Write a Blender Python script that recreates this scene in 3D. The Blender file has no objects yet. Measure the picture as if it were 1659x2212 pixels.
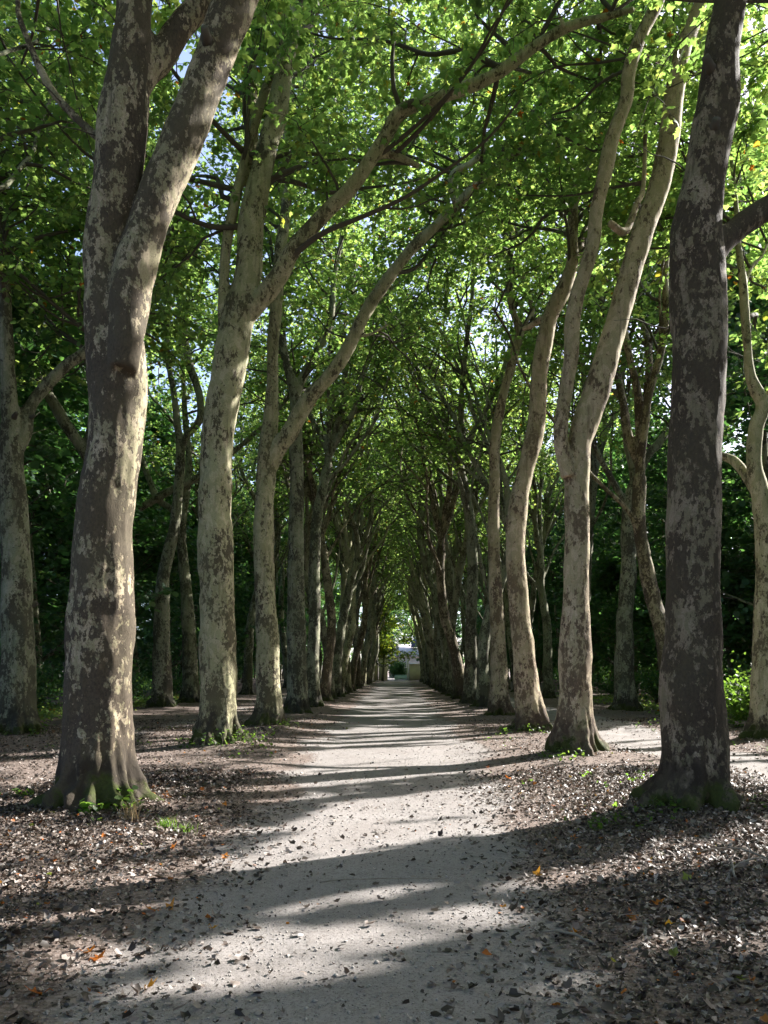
import bpy, math, random
import numpy as np
from mathutils import Vector, noise, Matrix

random.seed(5)
rng = np.random.default_rng(11)
sc = bpy.context.scene
COL = sc.collection

# ---------------------------------------------------------------- camera numbers (a level camera with lens shift)
F, CX, HY, H = 1681.0, 858.0, 1446.6, 1.6      # focal length, vanishing point and eye height, for a 1659 x 2212 frame


def at(x, y, depth):
    return np.array([(x - CX) / F * depth, depth, H + (HY - y) / F * depth])


def on_ground(x, y):
    d = H * F / (y - HY)
    return ((x - CX) / F * d, d)


# ---------------------------------------------------------------- sun
SUN_EL = math.radians(33)
SUN_AZ = np.array([0.86, 0.51])
SUN_AZ /= np.linalg.norm(SUN_AZ)
SUN = np.array([SUN_AZ[0] * math.cos(SUN_EL), SUN_AZ[1] * math.cos(SUN_EL), math.sin(SUN_EL)])
COT = 1.0 / math.tan(SUN_EL)

# ---------------------------------------------------------------- clearings: where sunlight reaches the ground between the crowns
G0x, G0y, GS = -14.0, 1.0, 0.06
GNX, GNY = 500, 1500
clear = np.zeros((GNX, GNY), bool)
_gx, _gy = np.meshgrid(G0x + GS * np.arange(GNX), G0y + GS * np.arange(GNY), indexing='ij')


def vnoise2(x, y, s, seed=0):
    """smooth value noise on arrays, roughly -1..1"""
    r = np.random.default_rng(seed)
    t = r.uniform(-1, 1, (64, 64))
    u, v = x / s, y / s
    i, j = np.floor(u).astype(int), np.floor(v).astype(int)
    a, b = u - i, v - j
    a, b = a * a * (3 - 2 * a), b * b * (3 - 2 * b)
    q = lambda p, k: t[p % 64, k % 64]
    return (q(i, j) * (1 - a) + q(i + 1, j) * a) * (1 - b) + (q(i, j + 1) * (1 - a) + q(i + 1, j + 1) * a) * b


def poly_mask(poly):
    n = len(poly)
    px = _gx + 0.16 * vnoise2(_gx, _gy, 0.45, 3)
    py = _gy + 0.16 * vnoise2(_gx, _gy, 0.45, 4)
    inside = np.zeros_like(clear)
    for i in range(n):
        x1, y1 = poly[i]
        x2, y2 = poly[(i + 1) % n]
        c = ((y1 > py) != (y2 > py)) & (px < (x2 - x1) * (py - y1) / (y2 - y1 + 1e-9) + x1)
        inside ^= c
    return inside


CLEARINGS = [
    [(560, 1650), (640, 1628), (800, 1616), (960, 1606), (1100, 1598), (1180, 1590), (1300, 1585), (1430, 1570), (1659, 1600), (1659, 1745),
     (1590, 1730), (1420, 1700), (1300, 1668), (1180, 1662), (1080, 1670), (900, 1674), (700, 1672)],
    [(690, 1735), (1000, 1700), (1180, 1668), (1290, 1664), (1420, 1695), (1430, 1745), (1340, 1775), (1200, 1800), (1060, 1800),
     (700, 1838), (540, 1862), (600, 1810), (660, 1770)],
    [(1020, 1910), (1300, 1862), (1480, 1835), (1659, 1790), (1659, 1885), (1500, 1897), (1300, 1912), (1080, 1935)],
    [(340, 2055), (560, 2008), (800, 1982), (1070, 1960), (1150, 1975), (1100, 2000), (930, 2035), (700, 2064), (480, 2090), (350, 2085)],
    [(0, 2040), (230, 2030), (350, 2060), (300, 2110), (0, 2130)],
    [(330, 2130), (600, 2088), (900, 2060), (990, 2066), (700, 2118), (370, 2155)],
    [(0, 1800), (300, 1792), (420, 1830), (230, 1858), (0, 1872)],
    [(300, 1585), (420, 1575), (560, 1600), (430, 1640), (290, 1640)],
    [(0, 1650), (130, 1650), (130, 1700), (0, 1712)],
    [(420, 1880), (520, 1862), (640, 1868), (560, 1890)],
    [(640, 1935), (840, 1915), (1060, 1905), (850, 1935)],
    [(650, 1590), (780, 1572), (1000, 1570), (1020, 1580), (760, 1592)],
]
for c in CLEARINGS:
    clear |= poly_mask([on_ground(*p) for p in c])
_perp = -_gx * SUN_AZ[1] + _gy * SUN_AZ[0]
_along = _gx * SUN_AZ[0] + _gy * SUN_AZ[1]
clear &= vnoise2(_perp + .10 * vnoise2(_gx, _gy, 1.1, 8), _along * .05, .21, 6) > np.where(_gy < 6.3, -9, -.58)     # boughs that stay in the way
for k in range(10):
    fx, fy = rng.uniform(-3.2, 4.2), rng.uniform(3.6, 8.5)
    da, dp = (_gx - fx) * SUN_AZ[0] + (_gy - fy) * SUN_AZ[1], -(_gx - fx) * SUN_AZ[1] + (_gy - fy) * SUN_AZ[0]
    clear |= (da / rng.uniform(.3, .9)) ** 2 + (dp / rng.uniform(.05, .12)) ** 2 < 1 + .6 * vnoise2(_gx, _gy, .3, k)
for k in range(170):                              # flecks of sun over the litter on both sides
    fx, fy = rng.uniform(-8.5, 8), rng.uniform(4, 22)
    da, dp = (_gx - fx) * SUN_AZ[0] + (_gy - fy) * SUN_AZ[1], -(_gx - fx) * SUN_AZ[1] + (_gy - fy) * SUN_AZ[0]
    clear |= (da / rng.uniform(.3, 1.1)) ** 2 + (dp / rng.uniform(.08, .22)) ** 2 < 1 + .6 * vnoise2(_gx, _gy, .3, k)
# sun on the trunks: strips running away from a foot along the shadow direction, as wide as the lit part of the bole
def strip(x, y, w, l0, l1):
    d = -SUN_AZ
    n = np.array([-d[1], d[0]])
    a = np.array([x, y])
    clear[:] |= poly_mask([tuple(a + d * l0 - n * w), tuple(a + d * l0 + n * w), tuple(a + d * l1 + n * w), tuple(a + d * l1 - n * w)])
strip(-3.25, 8.9, 0.55, -0.6, 12)
strip(3.2, 13.8, 0.50, -1.0, 13)
strip(3.35, 19.3, 0.50, -1.0, 10)
strip(-3.35, 15.4, 0.42, 6, 16)
strip(3.25, 8.6, 0.16, -1, 5)
for k in range(150):                              # small flecks of sun further down the path
    y = 17 + 72 * rng.random() ** 1.25
    x = rng.uniform(-2.6, 2.4)
    clear |= ((_gx - x) / rng.uniform(.5, 1.5)) ** 2 + ((_gy - y) / (rng.uniform(.10, .26) * (1 + y / 70))) ** 2 < 1


def in_clearing(p):
    g = p[:, :2] - p[:, 2:3] * COT * SUN_AZ
    i = ((g[:, 0] - G0x) / GS + .5).astype(int)
    j = ((g[:, 1] - G0y) / GS + .5).astype(int)
    ok = (i >= 0) & (i < GNX) & (j >= 0) & (j < GNY)
    r = np.zeros(len(p), bool)
    r[ok] = clear[i[ok], j[ok]]
    return r


# ---------------------------------------------------------------- object helpers
def link(name, me, mats=(), parent=None, loc=None):
    o = bpy.data.objects.new(name, me)
    COL.objects.link(o)
    if me is not None:
        for m in (mats if isinstance(mats, (list, tuple)) else [mats]):
            if m and m.name not in me.materials:
                me.materials.append(m)
    if parent is not None:
        o.parent = parent
    if loc is not None:
        o.location = [float(v) for v in loc]
    return o


def tag(o, label=None, cat=None, group=None, kind=None):
    if label: o['label'] = label
    if cat: o['category'] = cat
    if group: o['group'] = group
    if kind: o['kind'] = kind
    return o


def empty(name, loc, label, cat, group=None, rz=0.0):
    o = link(name, None, loc=loc)
    o.empty_display_size = 0.2
    o.rotation_euler = (0, 0, rz)
    return tag(o, label, cat, group)


def mesh(name, v, f, smooth=True, attrs=None):
    """v (n,3); f: list of (m,k) int arrays of equal-size faces"""
    me = bpy.data.meshes.new(name)
    if not isinstance(f, list):
        f = [f]
    f = [np.asarray(a, np.int32) for a in f if len(a)]
    v = np.asarray(v, np.float32)
    me.vertices.add(len(v))
    me.vertices.foreach_set('co', v.ravel())
    nl = sum(a.size for a in f)
    tot = np.concatenate([np.full(len(a), a.shape[1], np.int32) for a in f])
    me.loops.add(nl)
    me.loops.foreach_set('vertex_index', np.concatenate([a.ravel() for a in f]))
    me.polygons.add(len(tot))
    me.polygons.foreach_set('loop_start', np.concatenate([[0], np.cumsum(tot)[:-1]]).astype(np.int32))
    me.polygons.foreach_set('loop_total', tot)
    if smooth:
        me.polygons.foreach_set('use_smooth', np.ones(len(tot), bool))
    for k, a in (attrs or {}).items():
        at_ = me.attributes.new(k, 'FLOAT', 'POINT')
        at_.data.foreach_set('value', np.asarray(a, np.float32))
    me.update(calc_edges=True)
    return me


class Bag:
    """collects pieces of one mesh"""
    def __init__(self):
        self.v, self.q, self.t, self.n, self.a = [], [], [], 0, []

    def add(self, v, q=None, t=None, a=None):
        v = np.asarray(v, float)
        if q is not None and len(q): self.q.append(np.asarray(q, np.int32) + self.n)
        if t is not None and len(t): self.t.append(np.asarray(t, np.int32) + self.n)
        self.v.append(v)
        self.a.append(np.full(len(v), 0.5 if a is None else a) if np.isscalar(a) or a is None else a)
        self.n += len(v)

    def box(self, c, s, rz=0.0):
        x, y, z = np.array(s) / 2.0
        p = np.array([[i, j, k] for k in (-z, z) for j in (-y, y) for i in (-x, x)])
        ca, sa = math.cos(rz), math.sin(rz)
        p = np.c_[p[:, 0] * ca - p[:, 1] * sa, p[:, 0] * sa + p[:, 1] * ca, p[:, 2]] + np.array(c)
        self.add(p, q=[(0, 2, 3, 1), (4, 5, 7, 6), (0, 1, 5, 4), (2, 6, 7, 3), (0, 4, 6, 2), (1, 3, 7, 5)])

    def lathe(self, c, prof, n=16):
        prof = np.array(prof, float)
        a = np.linspace(0, 2 * math.pi, n, endpoint=False)
        v = np.concatenate([np.c_[r * np.cos(a), r * np.sin(a), np.full(n, z)] for r, z in prof]) + np.array(c)
        q = [(i * n + j, i * n + (j + 1) % n, (i + 1) * n + (j + 1) % n, (i + 1) * n + j) for i in range(len(prof) - 1) for j in range(n)]
        self.add(v, q=q)

    def mesh(self, name, smooth=True):
        return mesh(name, np.concatenate(self.v), [np.concatenate(x) for x in (self.q, self.t) if x], smooth, {'tint': np.concatenate(self.a)})


def tube(pts, rad, n=5, cap=True):
    pts, rad = np.asarray(pts, float), np.asarray(rad, float)
    m = len(pts)
    tan = np.gradient(pts, axis=0)
    tan /= np.linalg.norm(tan, axis=1)[:, None] + 1e-9
    ref = np.array([0.31, 0.95, 0.05]) if abs(tan[:, 1]).mean() < .8 else np.array([1.0, 0, 0])
    u = np.cross(tan, ref)
    u /= np.linalg.norm(u, axis=1)[:, None] + 1e-9
    w = np.cross(tan, u)
    a = np.linspace(0, 2 * math.pi, n, endpoint=False)
    v = pts[:, None] + rad[:, None, None] * (np.cos(a)[None, :, None] * u[:, None] + np.sin(a)[None, :, None] * w[:, None])
    v = v.reshape(-1, 3)
    i, j = np.meshgrid(np.arange(m - 1), np.arange(n), indexing='ij')
    q = np.stack([i * n + j, (i + 1) * n + j, (i + 1) * n + (j + 1) % n, i * n + (j + 1) % n], -1).reshape(-1, 4)
    t = np.zeros((0, 3), int)
    if cap:
        v = np.r_[v, pts[:1], pts[-1:]]
        b, e = m * n, m * n + 1
        k = np.arange(n)
        t = np.r_[np.c_[np.full(n, b), k, (k + 1) % n], np.c_[np.full(n, e), (m - 1) * n + (k + 1) % n, (m - 1) * n + k]]
    return v, q, t


def smooth_path(p, step):
    """Catmull-Rom through rows (x,y,z,r), resampled at about `step`"""
    p = np.asarray(p, float)
    q = np.r_[[2 * p[0] - p[1]], p, [2 * p[-1] - p[-2]]]
    out = []
    for i in range(1, len(q) - 2):
        n = max(2, int(np.linalg.norm(q[i + 1, :3] - q[i, :3]) / step))
        t = np.linspace(0, 1, n, endpoint=False)[:, None]
        a, b, c, d = q[i - 1], q[i], q[i + 1], q[i + 2]
        out.append(.5 * (2 * b + (c - a) * t + (2 * a - 5 * b + 4 * c - d) * t ** 2 + (3 * b - a - 3 * c + d) * t ** 3))
    out.append(p[-1:])
    out = np.concatenate(out)
    out[:, 3] = np.maximum(out[:, 3], .008)
    return out


# ---------------------------------------------------------------- materials
class N:
    def __init__(self, name):
        self.m = bpy.data.materials.new(name)
        self.m.use_nodes = True
        self.t = self.m.node_tree
        self.t.nodes.clear()
        self.out = self.t.nodes.new('ShaderNodeOutputMaterial')

    def n(self, typ, ins=None, **kw):
        nd = self.t.nodes.new('ShaderNode' + typ)
        for k, v in kw.items():
            setattr(nd, k, v)
        for k, v in (ins or {}).items():
            s = nd.inputs[k]
            if isinstance(v, bpy.types.NodeSocket):
                self.t.links.new(v, s)
            else:
                s.default_value = v
        return nd

    def ramp(self, fac, stops, interp='LINEAR'):
        r = self.n('ValToRGB', {'Fac': fac})
        r.color_ramp.interpolation = interp
        el = r.color_ramp.elements
        while len(el) < len(stops):
            el.new(.5)
        for e, (p, c) in zip(el, stops):
            e.position = p
            e.color = (*c, 1) if len(c) == 3 else c
        return r.outputs['Color']

    def mix(self, f, a, b, blend='MIX'):
        nd = self.n('Mix', data_type='RGBA', blend_type=blend)
        for k, v in ((0, f), (6, a), (7, b)):
            s = nd.inputs[k]
            if isinstance(v, bpy.types.NodeSocket):
                self.t.links.new(v, s)
            else:
                s.default_value = v if k == 0 or len(v) == 4 else (*v, 1)
        return nd.outputs[2]

    def math(self, op, a, b=0.0, clamp=False):
        return self.n('Math', {0: a, 1: b}, operation=op, use_clamp=clamp).outputs[0]

    def noise(self, vec, scale, detail=4, rough=.55, dist=0.0):
        return self.n('TexNoise', {'Vector': vec, 'Scale': scale, 'Detail': detail, 'Roughness': rough, 'Distortion': dist}).outputs['Fac']

    def finish(self, shader):
        self.t.links.new(shader, self.out.inputs['Surface'])
        return self.m


def bark(name, pale, mid, dark, cover, low_dark=.16, moss=1.0):
    b = N(name)
    tc = b.n('TexCoord').outputs['Object']
    rnd = b.n('ObjectInfo').outputs['Random']
    off = b.n('CombineXYZ', {0: b.math('MULTIPLY', rnd, 37.), 1: b.math('MULTIPLY', rnd, 91.), 2: b.math('MULTIPLY', rnd, 53.)}).outputs[0]
    v0 = b.n('VectorMath', {0: tc, 1: off}, operation='ADD').outputs[0]
    vs = b.n('VectorMath', {0: v0, 1: (1, 1, .60)}, operation='MULTIPLY').outputs[0]
    z = b.n('SeparateXYZ', {0: tc}).outputs['Z']
    zlow = b.n('MapRange', {'Value': z, 1: 0.0, 2: 5.5, 3: low_dark, 4: 0.0}).outputs[0]
    big = b.noise(vs, 2.2, 3)
    f1 = b.noise(vs, 18.0, 9, .68, .15)           # flakes of old bark
    f2 = b.noise(vs, 42.0, 7, .66, .3)            # smaller scales
    fine = b.noise(v0, 60.0, 4, .6)
    f0 = b.noise(vs, 6.0, 5, .58, .5)            # large peeling plates
    streak = b.noise(b.n('VectorMath', {0: v0, 1: (1, 1, .10)}, operation='MULTIPLY').outputs[0], 9.0, 4, .6)
    lim = b.math('ADD', b.math('ADD', b.math('MULTIPLY', b.math('SUBTRACT', big, .5), .75), zlow), cover - .5)
    lim = b.math('ADD', lim, b.math('MULTIPLY', b.math('SUBTRACT', f0, .5), .55))
    a1 = b.math('ADD', f1, lim)
    a2 = b.math('ADD', f2, b.math('MULTIPLY', lim, .7))
    m1 = b.ramp(a1, [(.50, (0, 0, 0)), (.516, (1, 1, 1))])
    m2 = b.ramp(a2, [(.53, (0, 0, 0)), (.55, (1, 1, 1))])
    m3 = b.ramp(b.noise(vs, 8.0, 5, .55, .8), [(.47, (0, 0, 0)), (.50, (1, 1, 1))])
    olive = tuple(c * k for c, k in zip(pale, (.74, .80, .70)))
    c = b.mix(m3, pale, olive)
    c = b.mix(b.math('MULTIPLY', m2, .85), c, mid)
    darkv = b.mix(b.ramp(f2, [(.42, (0, 0, 0)), (.6, (1, 1, 1))]), dark, tuple(x * 1.9 for x in dark))
    c = b.mix(m1, c, darkv)
    c = b.mix(b.ramp(streak, [(.56, (0, 0, 0)), (.72, (.75, .75, .75))]), c, tuple(x * 1.2 for x in dark))
    c = b.mix(b.ramp(b.noise(v0, .9, 3), [(.35, (0, 0, 0)), (.7, (.45, .45, .45))]), c, tuple(x * k for x, k in zip(mid, (.8, 1.0, .8))))
    c = b.mix(b.ramp(fine, [(.35, (0, 0, 0)), (.7, (.5, .5, .5))]), c, tuple(x * .6 for x in mid), 'MIX')
    # moss on the flared foot
    mz = b.n('MapRange', {'Value': z, 1: 0.0, 2: .75, 3: .42, 4: 0.0}).outputs[0]
    mm = b.ramp(b.math('ADD', b.math('MULTIPLY', b.noise(v0, 2.3, 6, .65), 1.15), mz), [(.86, (0, 0, 0)), (.97, (1, 1, 1))])
    mcol = b.mix(b.noise(v0, 30, 3), (.016, .020, .008), (.070, .085, .016))
    c = b.mix(b.math('MULTIPLY', mm, moss), c, mcol)
    dz = b.n('MapRange', {'Value': z, 1: 0.05, 2: .8, 3: .45, 4: -.12}).outputs[0]      # damp, dirty foot
    dm_ = b.ramp(b.math('ADD', b.noise(vs, 4.5, 5, .6), dz), [(.58, (0, 0, 0)), (.74, (.85, .85, .85))])
    c = b.mix(b.math('MULTIPLY', dm_, b.math('SUBTRACT', 1.0, mm)), c, tuple(x * .75 for x in dark))
    h = b.math('ADD', b.math('MULTIPLY', m1, .9), b.math('ADD', b.math('MULTIPLY', m2, .35), b.math('ADD', b.math('MULTIPLY', fine, .16), b.math('MULTIPLY', f1, .9))))
    bump = b.n('Bump', {'Height': h, 'Strength': .6, 'Distance': .011}).outputs[0]
    p = b.n('BsdfPrincipled', {'Base Color': c, 'Roughness': .85, 'Normal': bump, 'Specular IOR Level': .25})
    return b.finish(p.outputs[0])


M = {}
M['pale'] = bark('pale_flaking_bark', (.54, .49, .33), (.25, .205, .125), (.050, .042, .029), .42, .09)
M['brown'] = bark('brown_flaking_bark', (.46, .385, .27), (.185, .137, .09), (.044, .034, .025), .51, .10)
M['dark'] = bark('shaded_flaking_bark', (.33, .265, .195), (.135, .096, .068), (.036, .026, .019), .56, -.05)  # darker than the other barks: backlit shade of one trunk painted in
M['warm'] = bark('warm_flaking_bark', (.55, .45, .325), (.30, .215, .145), (.078, .055, .040), .43, .07)
M['grey'] = bark('grey_green_bark', (.40, .385, .28), (.18, .16, .11), (.046, .041, .030), .46, .08)

b = N('twig_bark')
p = b.n('BsdfPrincipled', {'Base Color': b.mix(b.noise(b.n('TexCoord').outputs['Object'], 9), (.045, .038, .028), (.12, .105, .075)), 'Roughness': .9})
M['twig'] = b.finish(p.outputs[0])


def leaf_mat(name, stops, tstops, fac=.5, rough=.5):
    b = N(name)
    t = b.n('Attribute', attribute_name='tint').outputs['Fac']
    col = b.ramp(t, stops)
    tr = b.ramp(t, tstops)
    p = b.n('BsdfPrincipled', {'Base Color': col, 'Roughness': rough, 'Specular IOR Level': .4})
    q = b.n('BsdfTranslucent', {'Color': tr})
    return b.finish(b.n('MixShader', {0: fac, 1: p.outputs[0], 2: q.outputs[0]}).outputs[0])


M['leaf'] = leaf_mat('plane_leaf', [(0, (.040, .076, .036)), (.55, (.060, .108, .046)), (.9, (.09, .13, .046)), (.955, (.11, .12, .02)), (.975, (.20, .12, .02)), (1, (.19, .07, .015))],
                     [(0, (.25, .46, .10)), (.55, (.40, .61, .13)), (.9, (.58, .70, .14)), (.955, (.5, .5, .05)), (.975, (.6, .34, .04)), (1, (.5, .16, .02))])
M['woodleaf'] = leaf_mat('woodland_leaf', [(0, (.036, .085, .050)), (.6, (.052, .115, .056)), (1, (.08, .125, .045))],
                         [(0, (.08, .22, .05)), (.6, (.14, .33, .065)), (1, (.28, .46, .08))], .42)
M['yellowleaf'] = leaf_mat('yellowing_leaf', [(0, (.05, .10, .015)), (.6, (.09, .12, .02)), (1, (.20, .17, .02))],
                           [(0, (.2, .38, .03)), (.6, (.38, .48, .04)), (1, (.6, .5, .05))])
M['shoot'] = leaf_mat('green_shoot_leaf', [(0, (.030, .065, .018)), (1, (.065, .115, .026))], [(0, (.14, .30, .03)), (1, (.30, .48, .06))])
M['litter'] = leaf_mat('dry_fallen_leaf', [(0, (.030, .024, .020)), (.35, (.065, .050, .040)), (.50, (.16, .125, .105)), (.76, (.35, .295, .26)), (.955, (.48, .43, .395)), (.962, (.36, .12, .02)), (.985, (.42, .10, .02)), (1, (.14, .17, .02))],
                       [(0, (.02, .012, .008)), (.62, (.08, .05, .03)), (.955, (.2, .15, .1)), (.965, (.5, .18, .03)), (1, (.3, .3, .04))], .22, .46)
M['orange'] = leaf_mat('orange_fallen_leaf', [(0, (.30, .07, .012)), (.5, (.45, .17, .02)), (1, (.5, .30, .03))], [(0, (.6, .14, .02)), (.5, (.8, .35, .03)), (1, (.8, .55, .05))], .35)
M['drygrass'] = leaf_mat('straw_grass_blade', [(0, (.22, .16, .08)), (1, (.36, .28, .16))], [(0, (.3, .2, .1)), (1, (.4, .3, .15))], .3)


def ground_mat(name):
    b = N(name)
    pos = b.n('NewGeometry').outputs['Position']
    g = b.n('Attribute', attribute_name='gravel').outputs['Fac']
    n1 = b.noise(pos, 1.1, 5)
    n2 = b.noise(pos, 38, 5, .7)
    n3 = b.noise(pos, 150, 3, .7)
    n4 = b.noise(pos, 9, 6, .65)
    soil = b.mix(b.ramp(n4, [(.35, (0, 0, 0)), (.65, (1, 1, 1))]), (.070, .052, .042), (.165, .125, .105))
    soil = b.mix(b.ramp(n2, [(.45, (0, 0, 0)), (.62, (1, 1, 1))]), soil, (.25, .20, .175))
    grav = b.mix(b.ramp(n1, [(.35, (0, 0, 0)), (.65, (1, 1, 1))]), (.238, .214, .201), (.282, .260, .248))
    n5 = b.noise(pos, 75, 4, .7)
    grav = b.mix(b.ramp(n2, [(.30, (1, 1, 1)), (.47, (0, 0, 0))]), grav, (.15, .132, .12))
    grav = b.mix(b.ramp(n5, [(.36, (.9, .9, .9)), (.46, (0, 0, 0))]), grav, (.095, .082, .072))
    grav = b.mix(b.ramp(n4, [(.50, (0, 0, 0)), (.72, (.55, .55, .55))]), grav, (.17, .148, .132))
    grav = b.mix(b.ramp(n3, [(.55, (0, 0, 0)), (.75, (.7, .7, .7))]), grav, (.30, .292, .285))
    gm = b.ramp(b.math('ADD', g, b.math('MULTIPLY', b.math('SUBTRACT', n4, .5), .9)), [(.36, (0, 0, 0)), (.62, (1, 1, 1))])
    c = b.mix(gm, soil, grav)
    h = b.math('ADD', b.math('MULTIPLY', n2, 1.0), b.math('ADD', b.math('MULTIPLY', n3, .4), b.math('MULTIPLY', n4, 1.6)))
    bump = b.n('Bump', {'Height': h, 'Strength': .6, 'Distance': .012}).outputs[0]
    p = b.n('BsdfPrincipled', {'Base Color': c, 'Roughness': .95, 'Normal': bump, 'Specular IOR Level': .2})
    return b.finish(p.outputs[0])


M['ground'] = ground_mat('leafy_soil')
M['path'] = ground_mat('trodden_gravel')


def plain(name, a, bcol, scale=3., rough=.85, bump=.2):
    b = N(name)
    tc = b.n('TexCoord').outputs['Object']
    n = b.noise(tc, scale, 6, .65)
    n2 = b.noise(tc, scale * 9, 4, .65)
    c = b.mix(b.ramp(n, [(.35, (0, 0, 0)), (.65, (1, 1, 1))]), a, bcol)
    bp = b.n('Bump', {'Height': b.math('ADD', n, n2), 'Strength': bump, 'Distance': .02}).outputs[0]
    return b.finish(b.n('BsdfPrincipled', {'Base Color': c, 'Roughness': rough, 'Normal': bp}).outputs[0])


M['stone'] = plain('cream_stone', (.72, .63, .44), (.82, .73, .55), 2.5)
M['white'] = plain('white_paint', (.72, .72, .70), (.8, .8, .78), 4, .6)
M['iron'] = plain('dark_iron', (.03, .03, .035), (.05, .05, .055), 6, .5)
M['teal'] = plain('pale_turquoise_paint', (.38, .62, .60), (.46, .70, .68), 2, .6)
M['roof'] = plain('pinkish_roof_tile', (.60, .54, .53), (.70, .64, .63), 1.2)
M['wallp'] = plain('pale_render', (.55, .50, .44), (.64, .60, .54), .8)
M['slate'] = plain('dark_blue_slate', (.05, .07, .16), (.07, .10, .22), 2, .6)
M['glass'] = plain('window_glass', (.04, .05, .06), (.06, .07, .08), 2, .1, 0)
M['pebble'] = plain('pebble_stone', (.20, .18, .165), (.42, .39, .36), 25)
M['stick'] = plain('dead_wood', (.16, .13, .10), (.30, .26, .21), 14)

# ---------------------------------------------------------------- ground
TREE_X = 3.36
near_l = [8.8, 15.4, 20.5, 26.5]
near_r = [8.5, 13.8, 19.3, 25.3]
far_l = [31.6 + 3.9 * k for k in range(20)]
far_r = [30.4 + 3.9 * k for k in range(20)]
out_l = [6.0, 12.6, 18.1, 24.0, 30.4, 35.0, 41.0, 46.5] + [52.5 + 6 * k for k in range(8)]
out_r = [5.4, 11.3, 17.0, 23.7, 28.8, 36.0, 42.0, 48.0] + [54 + 6 * k for k in range(8)]
BASES = [(-TREE_X, y) for y in near_l + far_l] + [(TREE_X - .1, y) for y in near_r + far_r] + [(-9.1, y) for y in out_l] + [(8.2, y) for y in out_r]
BASES = np.array(BASES)


def gh(x, y):
    x, y = np.asarray(x, float), np.asarray(y, float)
    z = .05 * vnoise2(x, y, 3.1, 21) + .018 * vnoise2(x, y, .8, 22)
    near = np.clip((np.abs(x + .1) - 1.2) / 1.6, 0, 1)
    z = z * (.25 + .75 * near) + .07 * near
    for bx, by in BASES[BASES[:, 1] < 40]:
        d2 = (x - bx) ** 2 + (y - by) ** 2
        z = z + .10 * np.exp(-d2 / .55)
    return z


def gz(x, y):
    return float(gh(np.array([x]), np.array([y]))[0])


def gravel(x, y):
    e = .35 * vnoise2(x, y, 1.7, 31) + .22 * vnoise2(x, y, .5, 32)
    c = .12 * np.sin(y * .13)
    half = np.clip(1.15 + .065 * (y - 4), 1.1, 1.85)
    a = np.clip((half + e - np.abs(x + .18 - c)) / .8 + .35, 0, 1)
    r = np.clip((1.15 + e - np.abs(x - 5.4)) / .9 + .3, 0, 1) * np.clip((y - 6) / 3, 0, 1)
    l = np.clip((.8 + e - np.abs(x + 6.2)) / .9 + .1, 0, 1) * .55
    lit = np.exp(-((x - 3.4) / 2.2) ** 2 - ((y - 11.6) / 2.0) ** 2) * .42  # sunlit patch between the right trunks painted in as paler ground
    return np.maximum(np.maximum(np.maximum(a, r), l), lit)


xs = np.unique(np.r_[np.linspace(-400, -40, 10), np.linspace(-40, -14, 27), np.arange(-14, 13.01, .14), np.linspace(13, 40, 28), np.linspace(40, 400, 10)])
ys = np.unique(np.r_[np.linspace(-200, -4, 10), np.arange(-4, 26, .14), np.arange(26, 60, .35), np.arange(60, 125, 1.2), np.linspace(125, 600, 16)])
xx, yy = np.meshgrid(xs, ys, indexing='ij')
zz = gh(xx, yy)
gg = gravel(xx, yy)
v = np.stack([xx, yy, zz], -1).reshape(-1, 3)
i, j = np.meshgrid(np.arange(len(xs) - 1), np.arange(len(ys) - 1), indexing='ij')
ny = len(ys)
q = np.stack([i * ny + j, (i + 1) * ny + j, (i + 1) * ny + j + 1, i * ny + j + 1], -1).reshape(-1, 4)
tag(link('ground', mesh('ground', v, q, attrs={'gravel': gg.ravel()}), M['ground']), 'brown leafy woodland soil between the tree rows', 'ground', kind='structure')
cx = .5 * (xs[:-1] + xs[1:])[:, None] + 0 * ys[None, :-1]
cy = .5 * (ys[:-1] + ys[1:])[None, :] + 0 * xs[:-1, None]
for nm, x0, x1, y0, y1, lab in (('path', -2.6, 2.4, -4, 111, 'pale gravel path running straight down the avenue'), ('side_path', 4.3, 6.6, 6, 60, 'pale gravel side path behind the right row of trunks')):
    k = ((cx > x0) & (cx < x1) & (cy > y0) & (cy < y1)).ravel()
    qq = q[k]
    u, inv = np.unique(qq, return_inverse=True)
    vv = v[u] + np.array([0, 0, .004])
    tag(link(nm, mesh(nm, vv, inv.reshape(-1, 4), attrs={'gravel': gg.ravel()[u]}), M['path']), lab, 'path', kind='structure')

# ---------------------------------------------------------------- leaves
def leaf_shape(detail):
    if detail == 2:                               # five-lobed leaf, cupped about its midrib
        o = np.array([(0, 0, 0), (.34, .02, -.06), (.23, .22, .0), (.52, .46, -.10), (.22, .55, .0), (0, 1, -.12),
                      (-.22, .55, .0), (-.52, .46, -.10), (-.23, .22, .0), (-.34, .02, -.06), (0, .38, .06)], float)
        t = np.array([(10, k, (k + 1) % 10) for k in range(10)])
        return o, None, t
    o = np.array([(0, 0, 0), (.44, .22, -.07), (.34, .66, -.03), (0, 1, -.1), (-.34, .66, -.03), (-.44, .22, -.07)], float)
    return o, np.array([(0, 1, 2, 3), (0, 3, 4, 5)]), None


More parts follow.
